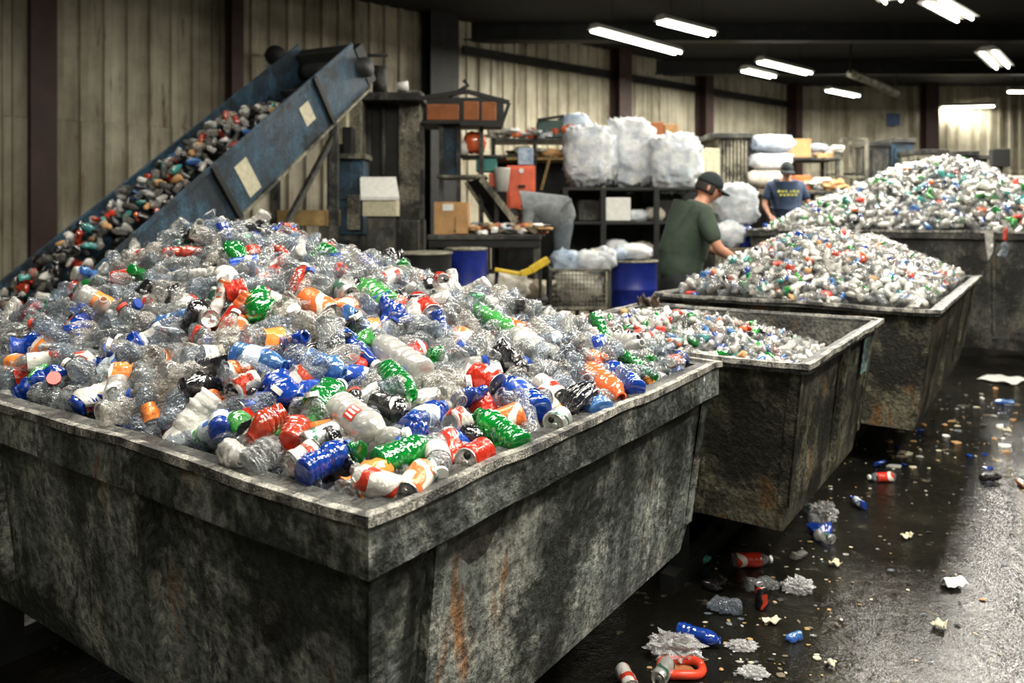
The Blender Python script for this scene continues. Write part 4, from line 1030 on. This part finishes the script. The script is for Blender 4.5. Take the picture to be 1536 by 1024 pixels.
o = empty('metal_table', (0,0,0), 0, 'low table with boxes behind the man in navy', 'table'); box_part('top', (1182,236,1262,240), 13.9, .8, M_DARKG, o); legs_down((1186,1258), zat(240,13.9), 13.9, .8, .06, M_DARKG, o)
o = box_part('plastic_crate', (1192,263,1216,286), 12.3, .4, plain('orange_paint', (.75,.17,.04), .5)); tag(o, 'orange crate beside the head of the man in navy', 'crate')
o = empty('metal_table', (0,0,0), 0, 'long low counter strewn with scraps under the orange crate', 'table'); box_part('top', (1172,286,1250,291), 12.2, .8, M_DARKG, o); legs_down((1176,1246), zat(291,12.2), 12.2, .8, .06, M_DARKG, o)
c = P(1222,280,12.5); scraps('loose_wraps','white and cream wraps piled beside the orange crate', c.x+.1, 12.5, zat(286,12.2)+.02, .34, .2, 34, .10, [M_PAPER,M_BAGC,M_BAG,M_ORANGE,M_CARD], 12, .16)
c = P(1235,232,14.2); scraps('loose_wraps','blue-grey bundles on the table before the back wall', c.x, 14.3, zat(236,13.9)+.02, .35, .2, 18, .13, [M_BAGB,M_DARKG,M_PAPER,M_CARD], 13, .2)
cg = empty('wire_cage', (0,0,0), 0, 'tall pale wire cage trolley before the back wall', 'trolley')
x0, x1 = xat(1262,15), xat(1300,15); zt = zat(208,15)
for (x, y) in ((x0,15),(x1,15),(x0,15.7),(x1,15.7)): mb = MB(); mb.bar((x,y,0),(x,y,zt), .05); mb.build('post', M_GREYG, cg)
for z in (zt, zt*.75, zt*.5, zt*.25): mb = MB(); mb.bar((x0,15,z),(x1,15,z), .035); mb.build('crossbar', M_GREYG, cg)
for z in (zt*.78, zt*.45): mb = MB(); mb.box((x0,15.05,z-.02),(x1,15.68,z)); mb.build('shelf', M_DARKG, cg)
for i, (rect, Y, dep, mt, lb) in enumerate((((1302,212,1334,262),16,.6,M_DARKG,'grey upright machine right of the wire cage'),((1336,207,1372,262),16.2,.6,M_CONV,'blue-grey machine box before the back wall'),
    ((1374,224,1420,262),15.2,.7,M_GREYG,'wide grey container behind the tallest heap'),((1422,226,1466,262),15.4,.7,M_DARKG,'second wide container, darker, behind the tallest heap'),((1468,232,1482,262),15.6,.6,M_DARK,'narrow dark locker behind the tallest heap'))):
    o = empty('machine_box', (0,0,0), 0, lb, 'machine', 'grey machines along the back wall'); mb = MB(); a = P(rect[0],rect[3],Y); b = P(rect[2],rect[1],Y)
    mb.box((a.x,Y,0),(b.x,Y+dep,b.z)); mb.build('body', mt, o, bevel=.03)
    mb = MB(); mb.box((a.x-.03,Y-.03,b.z-.10),(b.x+.03,Y+dep+.02,b.z)); mb.build('top_cover', M_DARKG, o, bevel=.01)
    mb = MB(); mb.box((a.x+.08,Y-.02,b.z-.75),(b.x-.08,Y,b.z-.2)); mb.build('door', mt, o)
o = empty('monitor_stand', (0,0,0), 0, 'dark screen on a post near the right edge', 'screen'); box_part('screen', (1488,223,1516,250), 13, .1, M_RUBBER, o); box_part('post', (1499,250,1505,440), 13.03, .08, M_DARK, o); box_part('foot', (1488,430,1516,441), 12.9, .4, M_DARK, o)
o = empty('supply_box', (0,0,0), 0, 'pale blue and white box on a dark counter at the right edge', 'box'); box_part('carton', (1512,264,1560,284), 11.6, .4, M_PAPER, o); box_part('lid', (1500,262,1512,284), 11.62, .35, M_LBLUE, o)
o = empty('counter', (0,0,0), 0, 'dark counter at the right edge behind the tallest heap', 'counter'); box_part('top', (1484,285,1580,290), 11.5, .8, M_DARKG, o); box_part('body', (1488,290,1578,460), 11.55, .7, M_DARK, o)
mb = MB(); c = P(1340,178,22.05); slab(mb, 1331,170,1350,188, 22.05, .03); tag(mb.build('wall_sign', plain('blue_sign', (.05,.10,.22), .5)), 'small dark blue square sign high on the back wall', 'sign')
dt = empty('air_duct', (0,0,0), 0, 'pale pipe slanting down under the ceiling right of the small lamp', 'duct')
a = P(1276,110,16.5); b = P(1344,140,18.5); mb = MB(); mb.tube([a, a.lerp(b,.5)+Vector((0,0,.03)), b], .09, 12); mb.build('pipe', M_GREYG, dt, True)
for q in (a, b): mb = MB(); mb.bar(q, (q.x,q.y,RZ-.01), .03); mb.build('hanger', M_DARK, dt)
fl = empty('flood_light', (0,0,0), 0, 'small round flood light on the left wall above the conveyor', 'light')
q = wall_at(397, .35); q = Vector((q.x, q.y, zat(78, q.y))); mb = MB(); mb.tube([q, q+Vector((.1,-.22,-.1))], [.09,.16], 16); mb.build('shade', M_RUBBER, fl, True)
mb = MB(); mb.bar(q, q-wn*.34, .04); mb.build('bracket', M_GREYG, fl)

# ------------------------------------------------------------------ film, strips and sheets
def sheet(name, label, cat, pts_fn, nu, nv, mat, thick=.002):
    vs = [pts_fn(i/nu, j/nv) for j in range(nv+1) for i in range(nu+1)]
    mb = MB(); mb.add(vs, [(j*(nu+1)+i, j*(nu+1)+i+1, (j+1)*(nu+1)+i+1, (j+1)*(nu+1)+i) for j in range(nv) for i in range(nu)])
    o = mb.build(name, mat, None, True); solidify(o, thick); return tag(o, label, cat)
def crumple(name, label, cat, c, size, mat, seed, amp=.35, n=34, crease=.7):
    mb = MB(); mb.blob(c, size, seed, amp, 2.6, n, 1, 0, crease); o = mb.build(name, mat, None, False); return tag(o, label, cat)
# dark torn sack over the far left corner of the second bin
ca = bin2.w(1.39-.05, 1.25-.03, .97)
def drape(u, v):
    p = ca+Vector((.06*(u-.5)*2+.02, -.05*(1-abs(2*u-1))-.02*v, -.02-v*.16+.05*(1-v)))
    return p+Vector((.03*noise.noise(Vector((u*4,v*5,1))), .03*noise.noise(Vector((u*5,v*4,7))), .03*noise.noise(Vector((u*6,v*3,4)))))
sheet('torn_sack','dark brown torn sack hanging over the left back corner of the second bin','sack',drape,16,16,plain('dark_brown_film', (.045,.03,.02), .3, 0, .5, 20, .4))
def hang(u, v):
    q = bin4.w(.0, 0, 0); p = P(1476+14*u+6*v*(1-u), 346+v*46*(1-.35*u), 6.72+.02*noise.noise(Vector((u*3,v*6,2)))); return p
for k, xx in enumerate((0,)):
    sheet('film_strip','pale torn film strip hanging from the near rim of the big far bin','film',hang,6,14,M_FROST)
bottle(Matrix.Translation(P(1507,373,6.66)) @ Matrix.Rotation(.25, 4, 'Y') @ Matrix.Diagonal((1.1,1.1,.9,1)), M_CLEAR[1], 3, None, None, 'clear bottle hanging against the big far bin at the right')
bottle(Matrix.Translation(P(1508,350,6.66)) @ Matrix.Rotation(.1, 4, 'Y') @ Matrix.Diagonal((.6,.6,.7,1)), M_RED, 2, None, None, 'small reddish bottle above the clear one hanging at the big far bin')
def sticker_on_bin(bn_, x0, x1, z0, z1, mat, t):
    f = lambda z: .03+(.09-.03)*(bn_.rim-z)/(bn_.rim-.43)-.024
    mb = MB(); n_ = 10; vs = []
    for i in range(n_+1):
        z = z0+(z1-z0)*i/n_; j = .012*noise.noise(Vector((i*.9, 3, 1)))
        vs += [(x0+j, f(z), z), (x1-j, f(z), z), (x0+j, f(z)-.003, z), (x1-j, f(z)-.003, z)]
    fs = []
    for i in range(n_): q = i*4; fs += [(q+2,q+3,q+7,q+6),(q,q+4,q+5,q+1),(q,q+2,q+6,q+4),(q+1,q+5,q+7,q+3)]
    mb.add(vs, fs); return mb.build('sticker', mat, bn_.root)
MS = grimy('teal_sticker', (.14,.30,.30), (.06,.08,.07), (.50,.58,.55), (.3,.12,.06), 9, .62)
sticker_on_bin(bin2, 1.06, 1.20, .74, .90, MS, 0)['label'] = 'torn teal and white sticker'

# ------------------------------------------------------------------ litter on the wet floor
def LB(px, py, ang, s, mat, var, label, capm=None, labm=None, wide=True, sq=1.0, cat='plastic bottle'):
    """bottle lying on the floor; ang is its compass direction in degrees"""
    p = G(px, py); a = math.radians(ang); B = BOT[var]
    m_ = Matrix.Rotation(a, 4, 'Z') @ Matrix.Rotation(PI/2, 4, 'Y') @ Matrix.Rotation(rng.uniform(0,6), 4, 'Z') @ Matrix.Diagonal((s,s,s*sq,1))
    zs = min((m_ @ Vector(v.co)).z for v in B[0].vertices)
    return bottle(Matrix.Translation((p.x,p.y,-zs+.001)) @ m_, mat, var, capm, labm, label, None, wide)
def LC(px, py, ang, s, mat, var, label, upright=False):
    p = G(px, py); m_ = Matrix.Rotation(math.radians(ang), 4, 'Z') @ (Matrix.Identity(4) if upright else Matrix.Rotation(PI/2, 4, 'Y')) @ Matrix.Rotation(rng.uniform(0,6), 4, 'Z') @ Matrix.Diagonal((s,s,s,1))
    zs = min((m_ @ Vector(v.co)).z for v in CAN[var][0].vertices)
    return can(Matrix.Translation((p.x,p.y,-zs+.001)) @ m_, mat, var, label)
C_REDW = C_RED
LB(1322,722,184,.80,M_CLEAR[0],0,'red-labelled bottle lying alone on the floor beside the third bin',M_CAPW,L_RED)
LB(1128,850,2,.92,M_CLEAR[0],8,'bottle with bright red label lying between the first two bins',M_CAPW,L_RED)
LB(1050,965,-30,.86,M_BLUE,9,'blue bottle on the floor near the foot of the nearest bin',None)
LB(1085,920,170,.85,M_CLEAR[1],4,'clear bottle lying in the water beside the nearest bin')
LB(1142,888,15,.8,M_CLEAR[0],3,'clear crushed bottle just above the black can on the floor')
LB(1074,878,60,.9,M_BLACK,5,'dark crushed bottle in the shade beside the nearest bin')
LB(1052,846,20,.6,M_TEAL,4,'small teal bottle at the foot of the nearest bin')
LB(1222,790,75,.9,M_CLEAR[0],3,'clear crushed bottle standing by the corner of the second bin')
LB(1228,802,160,.8,M_BLUE,6,'blue crushed bottle under the clear one by the second bin')
LB(1213,770,120,.7,M_CLEAR[1],7,'grey-blue crushed bottle at the corner foot of the second bin')
LB(1286,760,95,.7,M_BLUE,7,'dark blue crushed bottle on the floor before the third bin',None,L_PALE)
LB(1200,838,30,.55,M_CLEAR[2],13,'small clear crushed cup on the floor below the second bin')
LB(1190,962,200,.45,M_LBLUE,4,'tiny blue and white crushed bottle in the middle of the wet floor')
LB(1487,722,5,.7,M_BLACK,1,'black bottle lying far out on the right of the floor')
LB(1505,606,160,.9,M_LBLUE,5,'blue crushed bottle far back on the right')
LB(1320,700,30,.6,M_BLUE,5,'blue cap end behind the red-labelled bottle')
LC(1142,912,0,.75,C_BLK,1,'black can standing upright on the floor with shiny lid',True)
LC(1236,815,-60,.75,C_SIL,3,'silver can lying end-on below the second bin corner')
LC(1226,800,20,.55,C_RED,3,'crushed red can in the clump by the second bin')
LC(1332,722,10,.5,C_SIL,9,'flattened silver can under the red-labelled bottle')
LC(995,1020,-120,.8,C_SIL,0,'silver can at the bottom edge beside the red ring')
LC(940,1030,-80,.8,C_WHT,1,'pale can end cut by the bottom edge')
LC(1533,730,90,.6,C_ORW,2,'orange can at the far right edge')
def film(px, py, w, d, h, mat, seed, label): 
    p = G(px, py); return crumple('plastic_film', label, 'plastic film', Vector((p.x,p.y,h*.75)), (w,d,h), mat, seed)
film(1010,985,.085,.055,.04,M_FILM,5,'big crumpled clear film by the foot of the nearest bin')
film(1197,888,.06,.04,.03,M_FILM,6,'crumpled clear film beside the black can')
film(1112,972,.05,.03,.012,M_FILM,7,'flat crumpled film right of the blue bottle')
film(1130,1012,.045,.03,.012,M_FILM,8,'clear film scrap at the bottom edge')
film(1236,780,.06,.05,.05,M_FILM,9,'clear film in the clump by the second bin')
film(1150,882,.045,.025,.02,M_FILM,10,'white film scrap above the black can')
# red ring tray
o = empty('ring_tray', tuple(G(1022,1008)), 0, 'red oval ring lying beside a silver can at the bottom edge', 'ring')
mb = MB(); mb.tube([(.058*math.cos(a)*1.15,.058*math.sin(a)*.8,.016+.004*math.sin(3*a)) for a in [2*PI*k/24 for k in range(25)]], .014, 8); mb.build('ring', plain('red_rubber', (.60,.05,.02), .35), o, True)
mb = MB(); mb.lathe([(.045,.004),(.02,.006),(.001,.006)], 16); mb.build('centre', M_CARDR, o)
def paper(px, py, w, d, ang, mat, seed, label, curl=.02):
    p = G(px, py); c_, s_ = math.cos(ang), math.sin(ang)
    def f(u, v):
        x, y = (u-.5)*w, (v-.5)*d; z = .006+curl*max(0, .5+noise.noise(Vector((u*2.5+seed, v*2.5, seed))))*1.0
        return Vector((p.x+x*c_-y*s_, p.y+x*s_+y*c_, z))
    return sheet('paper_scrap', label, 'paper', f, 10, 10, mat)
paper(1430,880,.085,.06,.3,M_PAPER,1,'creased white paper on the shining wet floor at right',.03)
paper(1505,572,.30,.30,.5,M_PAPER,2,'large white sheet lying far back on the right',.03)
paper(1157,936,.06,.03,.2,M_STICKER,3,'tan paper scrap below the black can'); paper(1408,942,.05,.04,.8,M_STICKER,4,'tan scrap on the wet floor at right')
paper(1246,1000,.03,.03,.8,M_STICKER,5,'pale chip near the bottom edge'); paper(1252,850,.05,.03,.1,M_STICKER,6,'pale chip right of the silver can'); paper(1360,808,.05,.03,.4,M_STICKER,7,'tan chip in the middle of the wet floor')
# fine litter
def floor_bits(label, spots, n, seed, smax, mats):
    r = random.Random(seed); mb = MB()
    for i in range(n):
        a = r.choice(spots); px = r.gauss(a[0], a[2]); py = max(545, r.gauss(a[1], a[3])); p = G(px, py); s = r.uniform(.3,1)*smax
        mb.blob((p.x,p.y,.004), (s*r.uniform(.5,1.6), s*r.uniform(.5,1.2), s*.3), r.uniform(0,99), .4, 2, 6, .8, r.randrange(len(mats)), .2)
    return tag(mb.build('floor_litter', mats), label, 'litter', None, 'stuff')
LM = [M_STICKER,M_CARD,M_STICKER,M_TIMBER,M_TIMBER,M_FROST,M_TIMBER,M_CLEAR[0],M_DARKG,M_DARKG,M_CLEAR[1],M_OCHRE]
floor_bits('tiny chips and flakes scattered over the wet floor', [(1400,640,70,35),(1430,720,60,60),(1250,820,60,60),(1120,900,60,60),(1100,990,70,30),(1350,900,110,90),(1480,600,40,25),(1280,720,60,40)], 420, 5, .010, LM)
floor_bits('larger rubbish gathered along the foot of the far bins', [(1480,610,45,25),(1420,650,50,25),(1500,660,30,50),(1360,680,30,15)], 70, 6, .030, LM+[M_BLUE,M_PAPER])

# ------------------------------------------------------------------ people
def skin_mesh(nodes, edges, sub=2):
    me = bpy.data.meshes.new('tmp'); me.from_pydata([n[0] for n in nodes], edges, []); o = bpy.data.objects.new('tmp', me); col.objects.link(o)
    sk = o.modifiers.new('s', 'SKIN'); sk.use_smooth_shade = True
    if not me.skin_vertices: 
        bpy.context.view_layer.objects.active = o
    for i, n in enumerate(nodes):
        d = me.skin_vertices[0].data[i]; r = n[1]; d.radius = (r, r) if isinstance(r, (int, float)) else r; d.use_root = (i == 0)
    ss = o.modifiers.new('u', 'SUBSURF'); ss.levels = sub; ss.render_levels = sub
    dg = bpy.context.evaluated_depsgraph_get(); ev = o.evaluated_get(dg); m2 = ev.to_mesh()
    vs = [v.co.copy() for v in m2.vertices]; fs = [tuple(p.vertices) for p in m2.polygons]; ev.to_mesh_clear()
    bpy.data.objects.remove(o); bpy.data.meshes.remove(me); return vs, fs
def chain(nodes, edges, start, pts):
    """add a chain of (position, radius) to the skeleton; start is the index it hangs on"""
    prev = start
    for p, r in pts:
        nodes.append((Vector(p), r)); i = len(nodes)-1
        if prev is not None: edges.append((prev, i))
        prev = i
    return prev
def hand(nodes, edges, wrist, w, d, side, palmdown=True, s=1.0):
    """palm and five fingers from the wrist along d"""
    d = Vector(d).normalized(); w = Vector(w); lat = d.cross(Vector((0,0,1))).normalized()*side
    pm = w+d*.055*s; ip = chain(nodes, edges, wrist, [(pm, (.034*s,.018*s))])
    for k, (o_, L_) in enumerate(((-.030,.062),(-.010,.075),(.010,.080),(.030,.072))):
        b = pm+lat*o_*s+d*.03*s; chain(nodes, edges, ip, [(b, .011*s), (b+(d*.7+Vector((0,0,-.25)))*L_*.55*s, .0095*s), (b+(d*.8+Vector((0,0,-.65)))*L_*s, .008*s)])
    t = pm-d*.02*s+lat*.03*s; chain(nodes, edges, ip, [(t, .013*s), (t+(lat*.6+d)*.03*s, .011*s), (t+(lat*.5+d*1.1+Vector((0,0,-.3)))*.055*s, .009*s)])
def head_verts(c, yaw, pitch, s=1.0):
    """a head with brow, nose, lips, chin and ears, looking along +x before turning"""
    M = Matrix.Translation(c) @ Matrix.Rotation(yaw, 4, 'Z') @ Matrix.Rotation(pitch, 4, 'Y'); vs = []; fs = []; nu, nv = 32, 26
    for j in range(nv+1):
        th = PI*j/nv
        for i in range(nu):
            ph = 2*PI*i/nu; x = math.sin(th)*math.cos(ph); y = math.sin(th)*math.sin(ph); z = math.cos(th)
            X, Y_, Z = x*.098, y*.077, z*.122
            if Z < 0: k = 1-.32*(-z)**1.3; Y_ *= k; X = X*(1-.22*(-z)) + .012*(-z)
            if X > 0:
                g = lambda yy, zz, sy, sz: math.exp(-((Y_-yy)/sy)**2-((Z-zz)/sz)**2)
                X += .026*g(0,-.018,.013,.020)+.010*g(0,.012,.010,.022)+.006*g(0,.034,.05,.010)-.012*(g(.032,.014,.016,.012)+g(-.032,.014,.016,.012))
                X += .009*g(0,-.058,.022,.008)+.008*g(0,-.074,.02,.007)-.004*g(0,-.066,.03,.004)+.012*g(0,-.098,.022,.016)+.005*(g(.045,-.02,.02,.02)+g(-.045,-.02,.02,.02))
            vs.append(M @ (Vector((X, Y_, Z))*s))
    for j in range(nv):
        for i in range(nu): fs.append((j*nu+i, (j+1)*nu+i, (j+1)*nu+(i+1)%nu, j*nu+(i+1)%nu))
    for sg in (-1, 1):                                  # ears
        mb = MB(); mb.blob((0,0,0), (.018,.009,.031), 1, .1, 2, 12); b = len(vs)
        vs += [M @ (Vector((v[0]-.008, v[1]+sg*.078, v[2]-.004))*s) for v in mb.v]; fs += [tuple(b+i for i in f) for f in mb.f]
    return vs, fs, M
def part_from(name, parent, mat, *vf):
    mb = MB()
    for vs, fs in vf: mb.add(vs, fs)
    return mb.build(name, mat, parent, True)
def cap_part(parent, M, mat, s=1.0):
    mb = MB(); n_ = 24; vs = []
    for j in range(8):
        th = (PI/2)*j/7*.98
        for i in range(n_): ph = 2*PI*i/n_; vs.append(M @ (Vector((.106*math.cos(th)*math.cos(ph)-.004, .085*math.cos(th)*math.sin(ph), .028+.104*math.sin(th)))*s))
    mb.add(vs, [(j*n_+i, j*n_+(i+1)%n_, (j+1)*n_+(i+1)%n_, (j+1)*n_+i) for j in range(7) for i in range(n_)])
    o = mb.build('cap', mat, parent, True); solidify(o, .006)
    mb = MB(); vs = []; 
    for k in range(13):
        a = -1.1+2.2*k/12
        for q in (0, 1):
            R = (.098, .185)[q]; vs.append(M @ (Vector((R*math.cos(a*(1 if q == 0 else .62))-(0 if q == 0 else .006), (.080 if q == 0 else .098)*math.sin(a)/math.sin(1.1)*.92, .036-.018*q-.012*abs(a)))*s))
    mb.add(vs, [(2*k, 2*k+1, 2*k+3, 2*k+2) for k in range(12)]); p2 = mb.build('peak', mat, o, True); solidify(p2, .005)
    return o
def hair_part(parent, M, s=1.0):
    mb = MB(); nu, nv = 28, 12; vs = []
    for j in range(nv+1):
        th = .2+1.75*j/nv
        for i in range(nu+1):
            ph = PI*.36+(2*PI-PI*.72)*i/nu; k = 1.045+.02*noise.noise(Vector((i*.8,j*.8,0)))
            vs.append(M @ (Vector((.100*k*math.sin(th)*math.cos(ph), .079*k*math.sin(th)*math.sin(ph), .122*k*math.cos(th)))*s))
    mb.add(vs, [(j*(nu+1)+i, (j+1)*(nu+1)+i, (j+1)*(nu+1)+i+1, j*(nu+1)+i+1) for j in range(nv) for i in range(nu)])
    o = mb.build('hair', M_HAIR, parent, True); solidify(o, .006); return o
def eyes(parent, M, s=1.0):
    for sg in (-1, 1):
        mb = MB(); mb.blob(M @ (Vector((.084, sg*.032, .013))*s), (.009*s,.011*s,.007*s), 1, 0, 1, 10); mb.build('eye', M_EYE, parent, True)
def person(loc, rz, label, torso, arms, legs, headc, hyaw, hpitch, skinm, shirtm, trom, sleeve=.62, fat=1.0, cap=True, hood=False, s=1.0):
    r = empty('person', loc, rz, label, 'person'); r.scale = (s,s,s)
    nd = []; ed = []
    nd.append((Vector(torso[0]), (.07*fat,.09*fat)))
    last = chain(nd, ed, 0, [(torso[1], (.11*fat,.13*fat)), (torso[2], (.095*fat,.135*fat)), (torso[3], (.075,.105))])
    nk = chain(nd, ed, last, [(torso[4], .055), (Vector(headc)+Vector((-.01,0,-.04)), .058)])
    for sg, a in zip((-1, 1), arms):
        sh_, el, wr, hd = [Vector(q) for q in a]
        w_ = chain(nd, ed, last, [(sh_, .036), (sh_.lerp(el,.5), .046), (el, .043), (el.lerp(wr,.4), .041), (wr, .028)])
        hand(nd, ed, w_, wr, hd-wr, sg)
    for l in legs: chain(nd, ed, 0, [(Vector(q), rad) for q, rad in zip(l, (.055,.075,.060,.050,.045,.035))])
    hv, hf, HM = head_verts(Vector(headc), hyaw, hpitch)
    part_from('body', r, skinm, skin_mesh(nd, ed, 1), (hv, hf))
    # shirt with sleeves
    nd = []; ed = []; up = Vector(torso[0])*1.35-Vector(torso[1])*.35
    nd.append((Vector(torso[2]), (.165*fat,.195*fat)))
    chain(nd, ed, 0, [(torso[1], (.155*fat,.175*fat)), (up, (.15*fat,.18*fat))])
    t = chain(nd, ed, 0, [(torso[3], (.135,.165)), (Vector(torso[3]).lerp(Vector(torso[4]),.62), .10)])
    ti = t-1
    for a in arms:
        sh_, el, wr, _ = [Vector(q) for q in a]; e2 = sh_.lerp(el, min(1, sleeve/.7))
        pts_ = [(sh_, .084), (sh_.lerp(e2,.55), .076), (e2, .070)]
        if sleeve > .9: pts_ = [(sh_, .086), (el, .066), (el.lerp(wr,.5), .056), (wr, .045)]
        chain(nd, ed, ti, pts_)
    shirt = part_from('sweatshirt' if hood else 'shirt', r, shirtm, skin_mesh(nd, ed, 2))
    # trousers and shoes
    nd = []; ed = []; nd.append((Vector(torso[0])+Vector((0,0,.02)), (.145*fat,.172*fat)))
    chain(nd, ed, 0, [(Vector(torso[0])*.45+Vector(torso[1])*.55, (.135*fat,.16*fat))])
    for l in legs:
        q = [Vector(v) for v in l]; chain(nd, ed, 0, [(q[0], .115), (q[1], .092), (q[2], .082), (q[3], .075)])
    part_from('trousers', r, trom, skin_mesh(nd, ed, 2))
    for l in legs:
        q = Vector(l[3]); t_ = Vector(l[-1]); dv = (t_-q); dv.z = 0; dv.normalize(); mb = MB(); b = Vector((q.x,q.y,.045))
        mb.blob(b+dv*.06, (.135,.052,.05) if abs(dv.x) > .7 else (.052,.135,.05), 3, .05, 2, 18, .75); mb.build('shoe', M_RUBBER, r, True)
    if cap: cap_part(r, HM, M_CAPF)
    hair_part(r, HM); eyes(r, HM)
    return r, shirt, HM
def legset(x, y, bend=.03): return [(x,y,.86),(x+bend,y*1.05,.50),(x,y*1.08,.28),(x-.02,y*1.1,.10),(x+.06,y*1.1,.05),(x+.15,y*1.15,.04)]
g, gs_, _ = person((1.33,6.15,0), math.radians(8), 'person in dark cap and dark green t-shirt reaching into the third bin',
    [(0,0,.95),(.015,0,1.12),(.07,0,1.34),(.13,0,1.49),(.185,0,1.575)],
    [[(.11,-.215,1.47),(.20,-.29,1.21),(.40,-.22,1.10),(.50,-.19,1.07)], [(.13,.215,1.47),(.28,.27,1.24),(.48,.18,1.12),(.58,.15,1.08)]],
    [legset(0,-.11), legset(-.03,.12)], (.245,0,1.68), -.25, .45, M_SKIN, M_SHIRTG, M_TROUS, .62, 1.08)
n1_, ns_, _ = person((xat(1177,11.3),11.3,.48), math.radians(-97), 'person in dark cap and navy t-shirt behind the big far bin, looking down',
    [(0,0,.93),(.01,0,1.10),(.03,0,1.30),(.05,0,1.44),(.08,0,1.53)],
    [[(.04,-.21,1.42),(.06,-.30,1.16),(.24,-.27,1.00),(.32,-.24,.95)], [(.04,.21,1.42),(.06,.32,1.16),(.14,.34,.93),(.2,.33,.86)]],
    [legset(0,-.11), legset(0,.11)], (.12,0,1.64), 0, .40, M_SKIN2, M_SHIRTB, M_TROUS, .60, 1.15, s=1.0)
# yellow lettering-like print on the navy shirt
mb = MB(); r = random.Random(4)
for row, (zz, n_) in enumerate(((1.335,6),(1.285,5))):
    for k in range(n_):
        y = (k-(n_-1)/2)*.052; mb.box((.232,y-.018,zz-.016),(.242,y+.016,zz+.016-.006*(k%2)))
o = mb.build('shirt_print', plain('yellow_print', (.45,.42,.06), .7), n1_); o['label'] = 'yellow print across the chest'
pl = empty('platform', (0,0,0), 0, 'dark platform under the person in navy', 'platform'); mb = MB(); q = xat(1177,11.3); mb.box((q-.45,11.02,.42),(q+.45,11.9,.48)); mb.build('deck', M_TIMBER, pl)
for dx in (-.38,.38): mb = MB(); mb.box((q+dx-.05,11.05,0),(q+dx+.05,11.85,.42)); mb.build('runner', M_TIMBER, pl)
# bending person in grey: hips at the right, head down to the left
hx = xat(846, 9.2)
b_, _, _ = person((hx,9.2,.42), math.radians(180), 'person in grey sweatshirt bending low over the bench, back to us',
    [(0,0,.93),(.08,0,1.08),(.26,0,1.16),(.42,0,1.13),(.50,0,1.07)],
    [[(.42,-.19,1.08),(.46,-.24,.86),(.58,-.20,.74),(.66,-.18,.70)], [(.42,.19,1.08),(.46,.24,.86),(.58,.20,.74),(.66,.18,.70)]],
    [legset(0,-.12), legset(.02,.12)], (.57,0,1.02), 0, 1.0, M_SKIN2, M_HOOD, plain('slate_trousers', (.085,.10,.115), .9, 0, .3, 14, .4), 1.0, 1.3, cap=False, hood=True)
pl = empty('platform', (0,0,0), 0, 'dark platform under the person in grey', 'platform'); mb = MB(); mb.box((hx-.7,8.95,.36),(hx+.45,9.6,.42)); mb.build('deck', M_TIMBER, pl)
for dx in (-.6,.38): mb = MB(); mb.box((hx+dx-.05,9.0,0),(hx+dx+.05,9.55,.36)); mb.build('runner', M_TIMBER, pl)
# ------------------------------------------------------------------ camera and world
cd = bpy.data.cameras.new('camera'); cam = bpy.data.objects.new('camera', cd); col.objects.link(cam)
cam.location = (0, 0, CH); cam.rotation_euler = (PI/2, 0, 0)
cd.sensor_width = 36; cd.lens = 36*F/1536; cd.shift_y = -(512-HY)/1536
cd.clip_start = .05; cd.clip_end = 100
cd.dof.use_dof = True; cd.dof.focus_distance = 1.95; cd.dof.aperture_fstop = 3.2
scn.camera = cam
w = bpy.data.worlds.new('world'); scn.world = w; w.use_nodes = True
w.node_tree.nodes['Background'].inputs[0].default_value = (.5,.6,.65,1); w.node_tree.nodes['Background'].inputs[1].default_value = .004
scn.view_settings.view_transform = 'Standard'; scn.view_settings.look = 'None'; scn.view_settings.gamma = 1
scn.view_settings.use_curve_mapping = False; scn.view_settings.exposure = 0.0
try: scn.cycles.transparent_max_bounces = 24; scn.cycles.max_bounces = 7
except Exception: pass
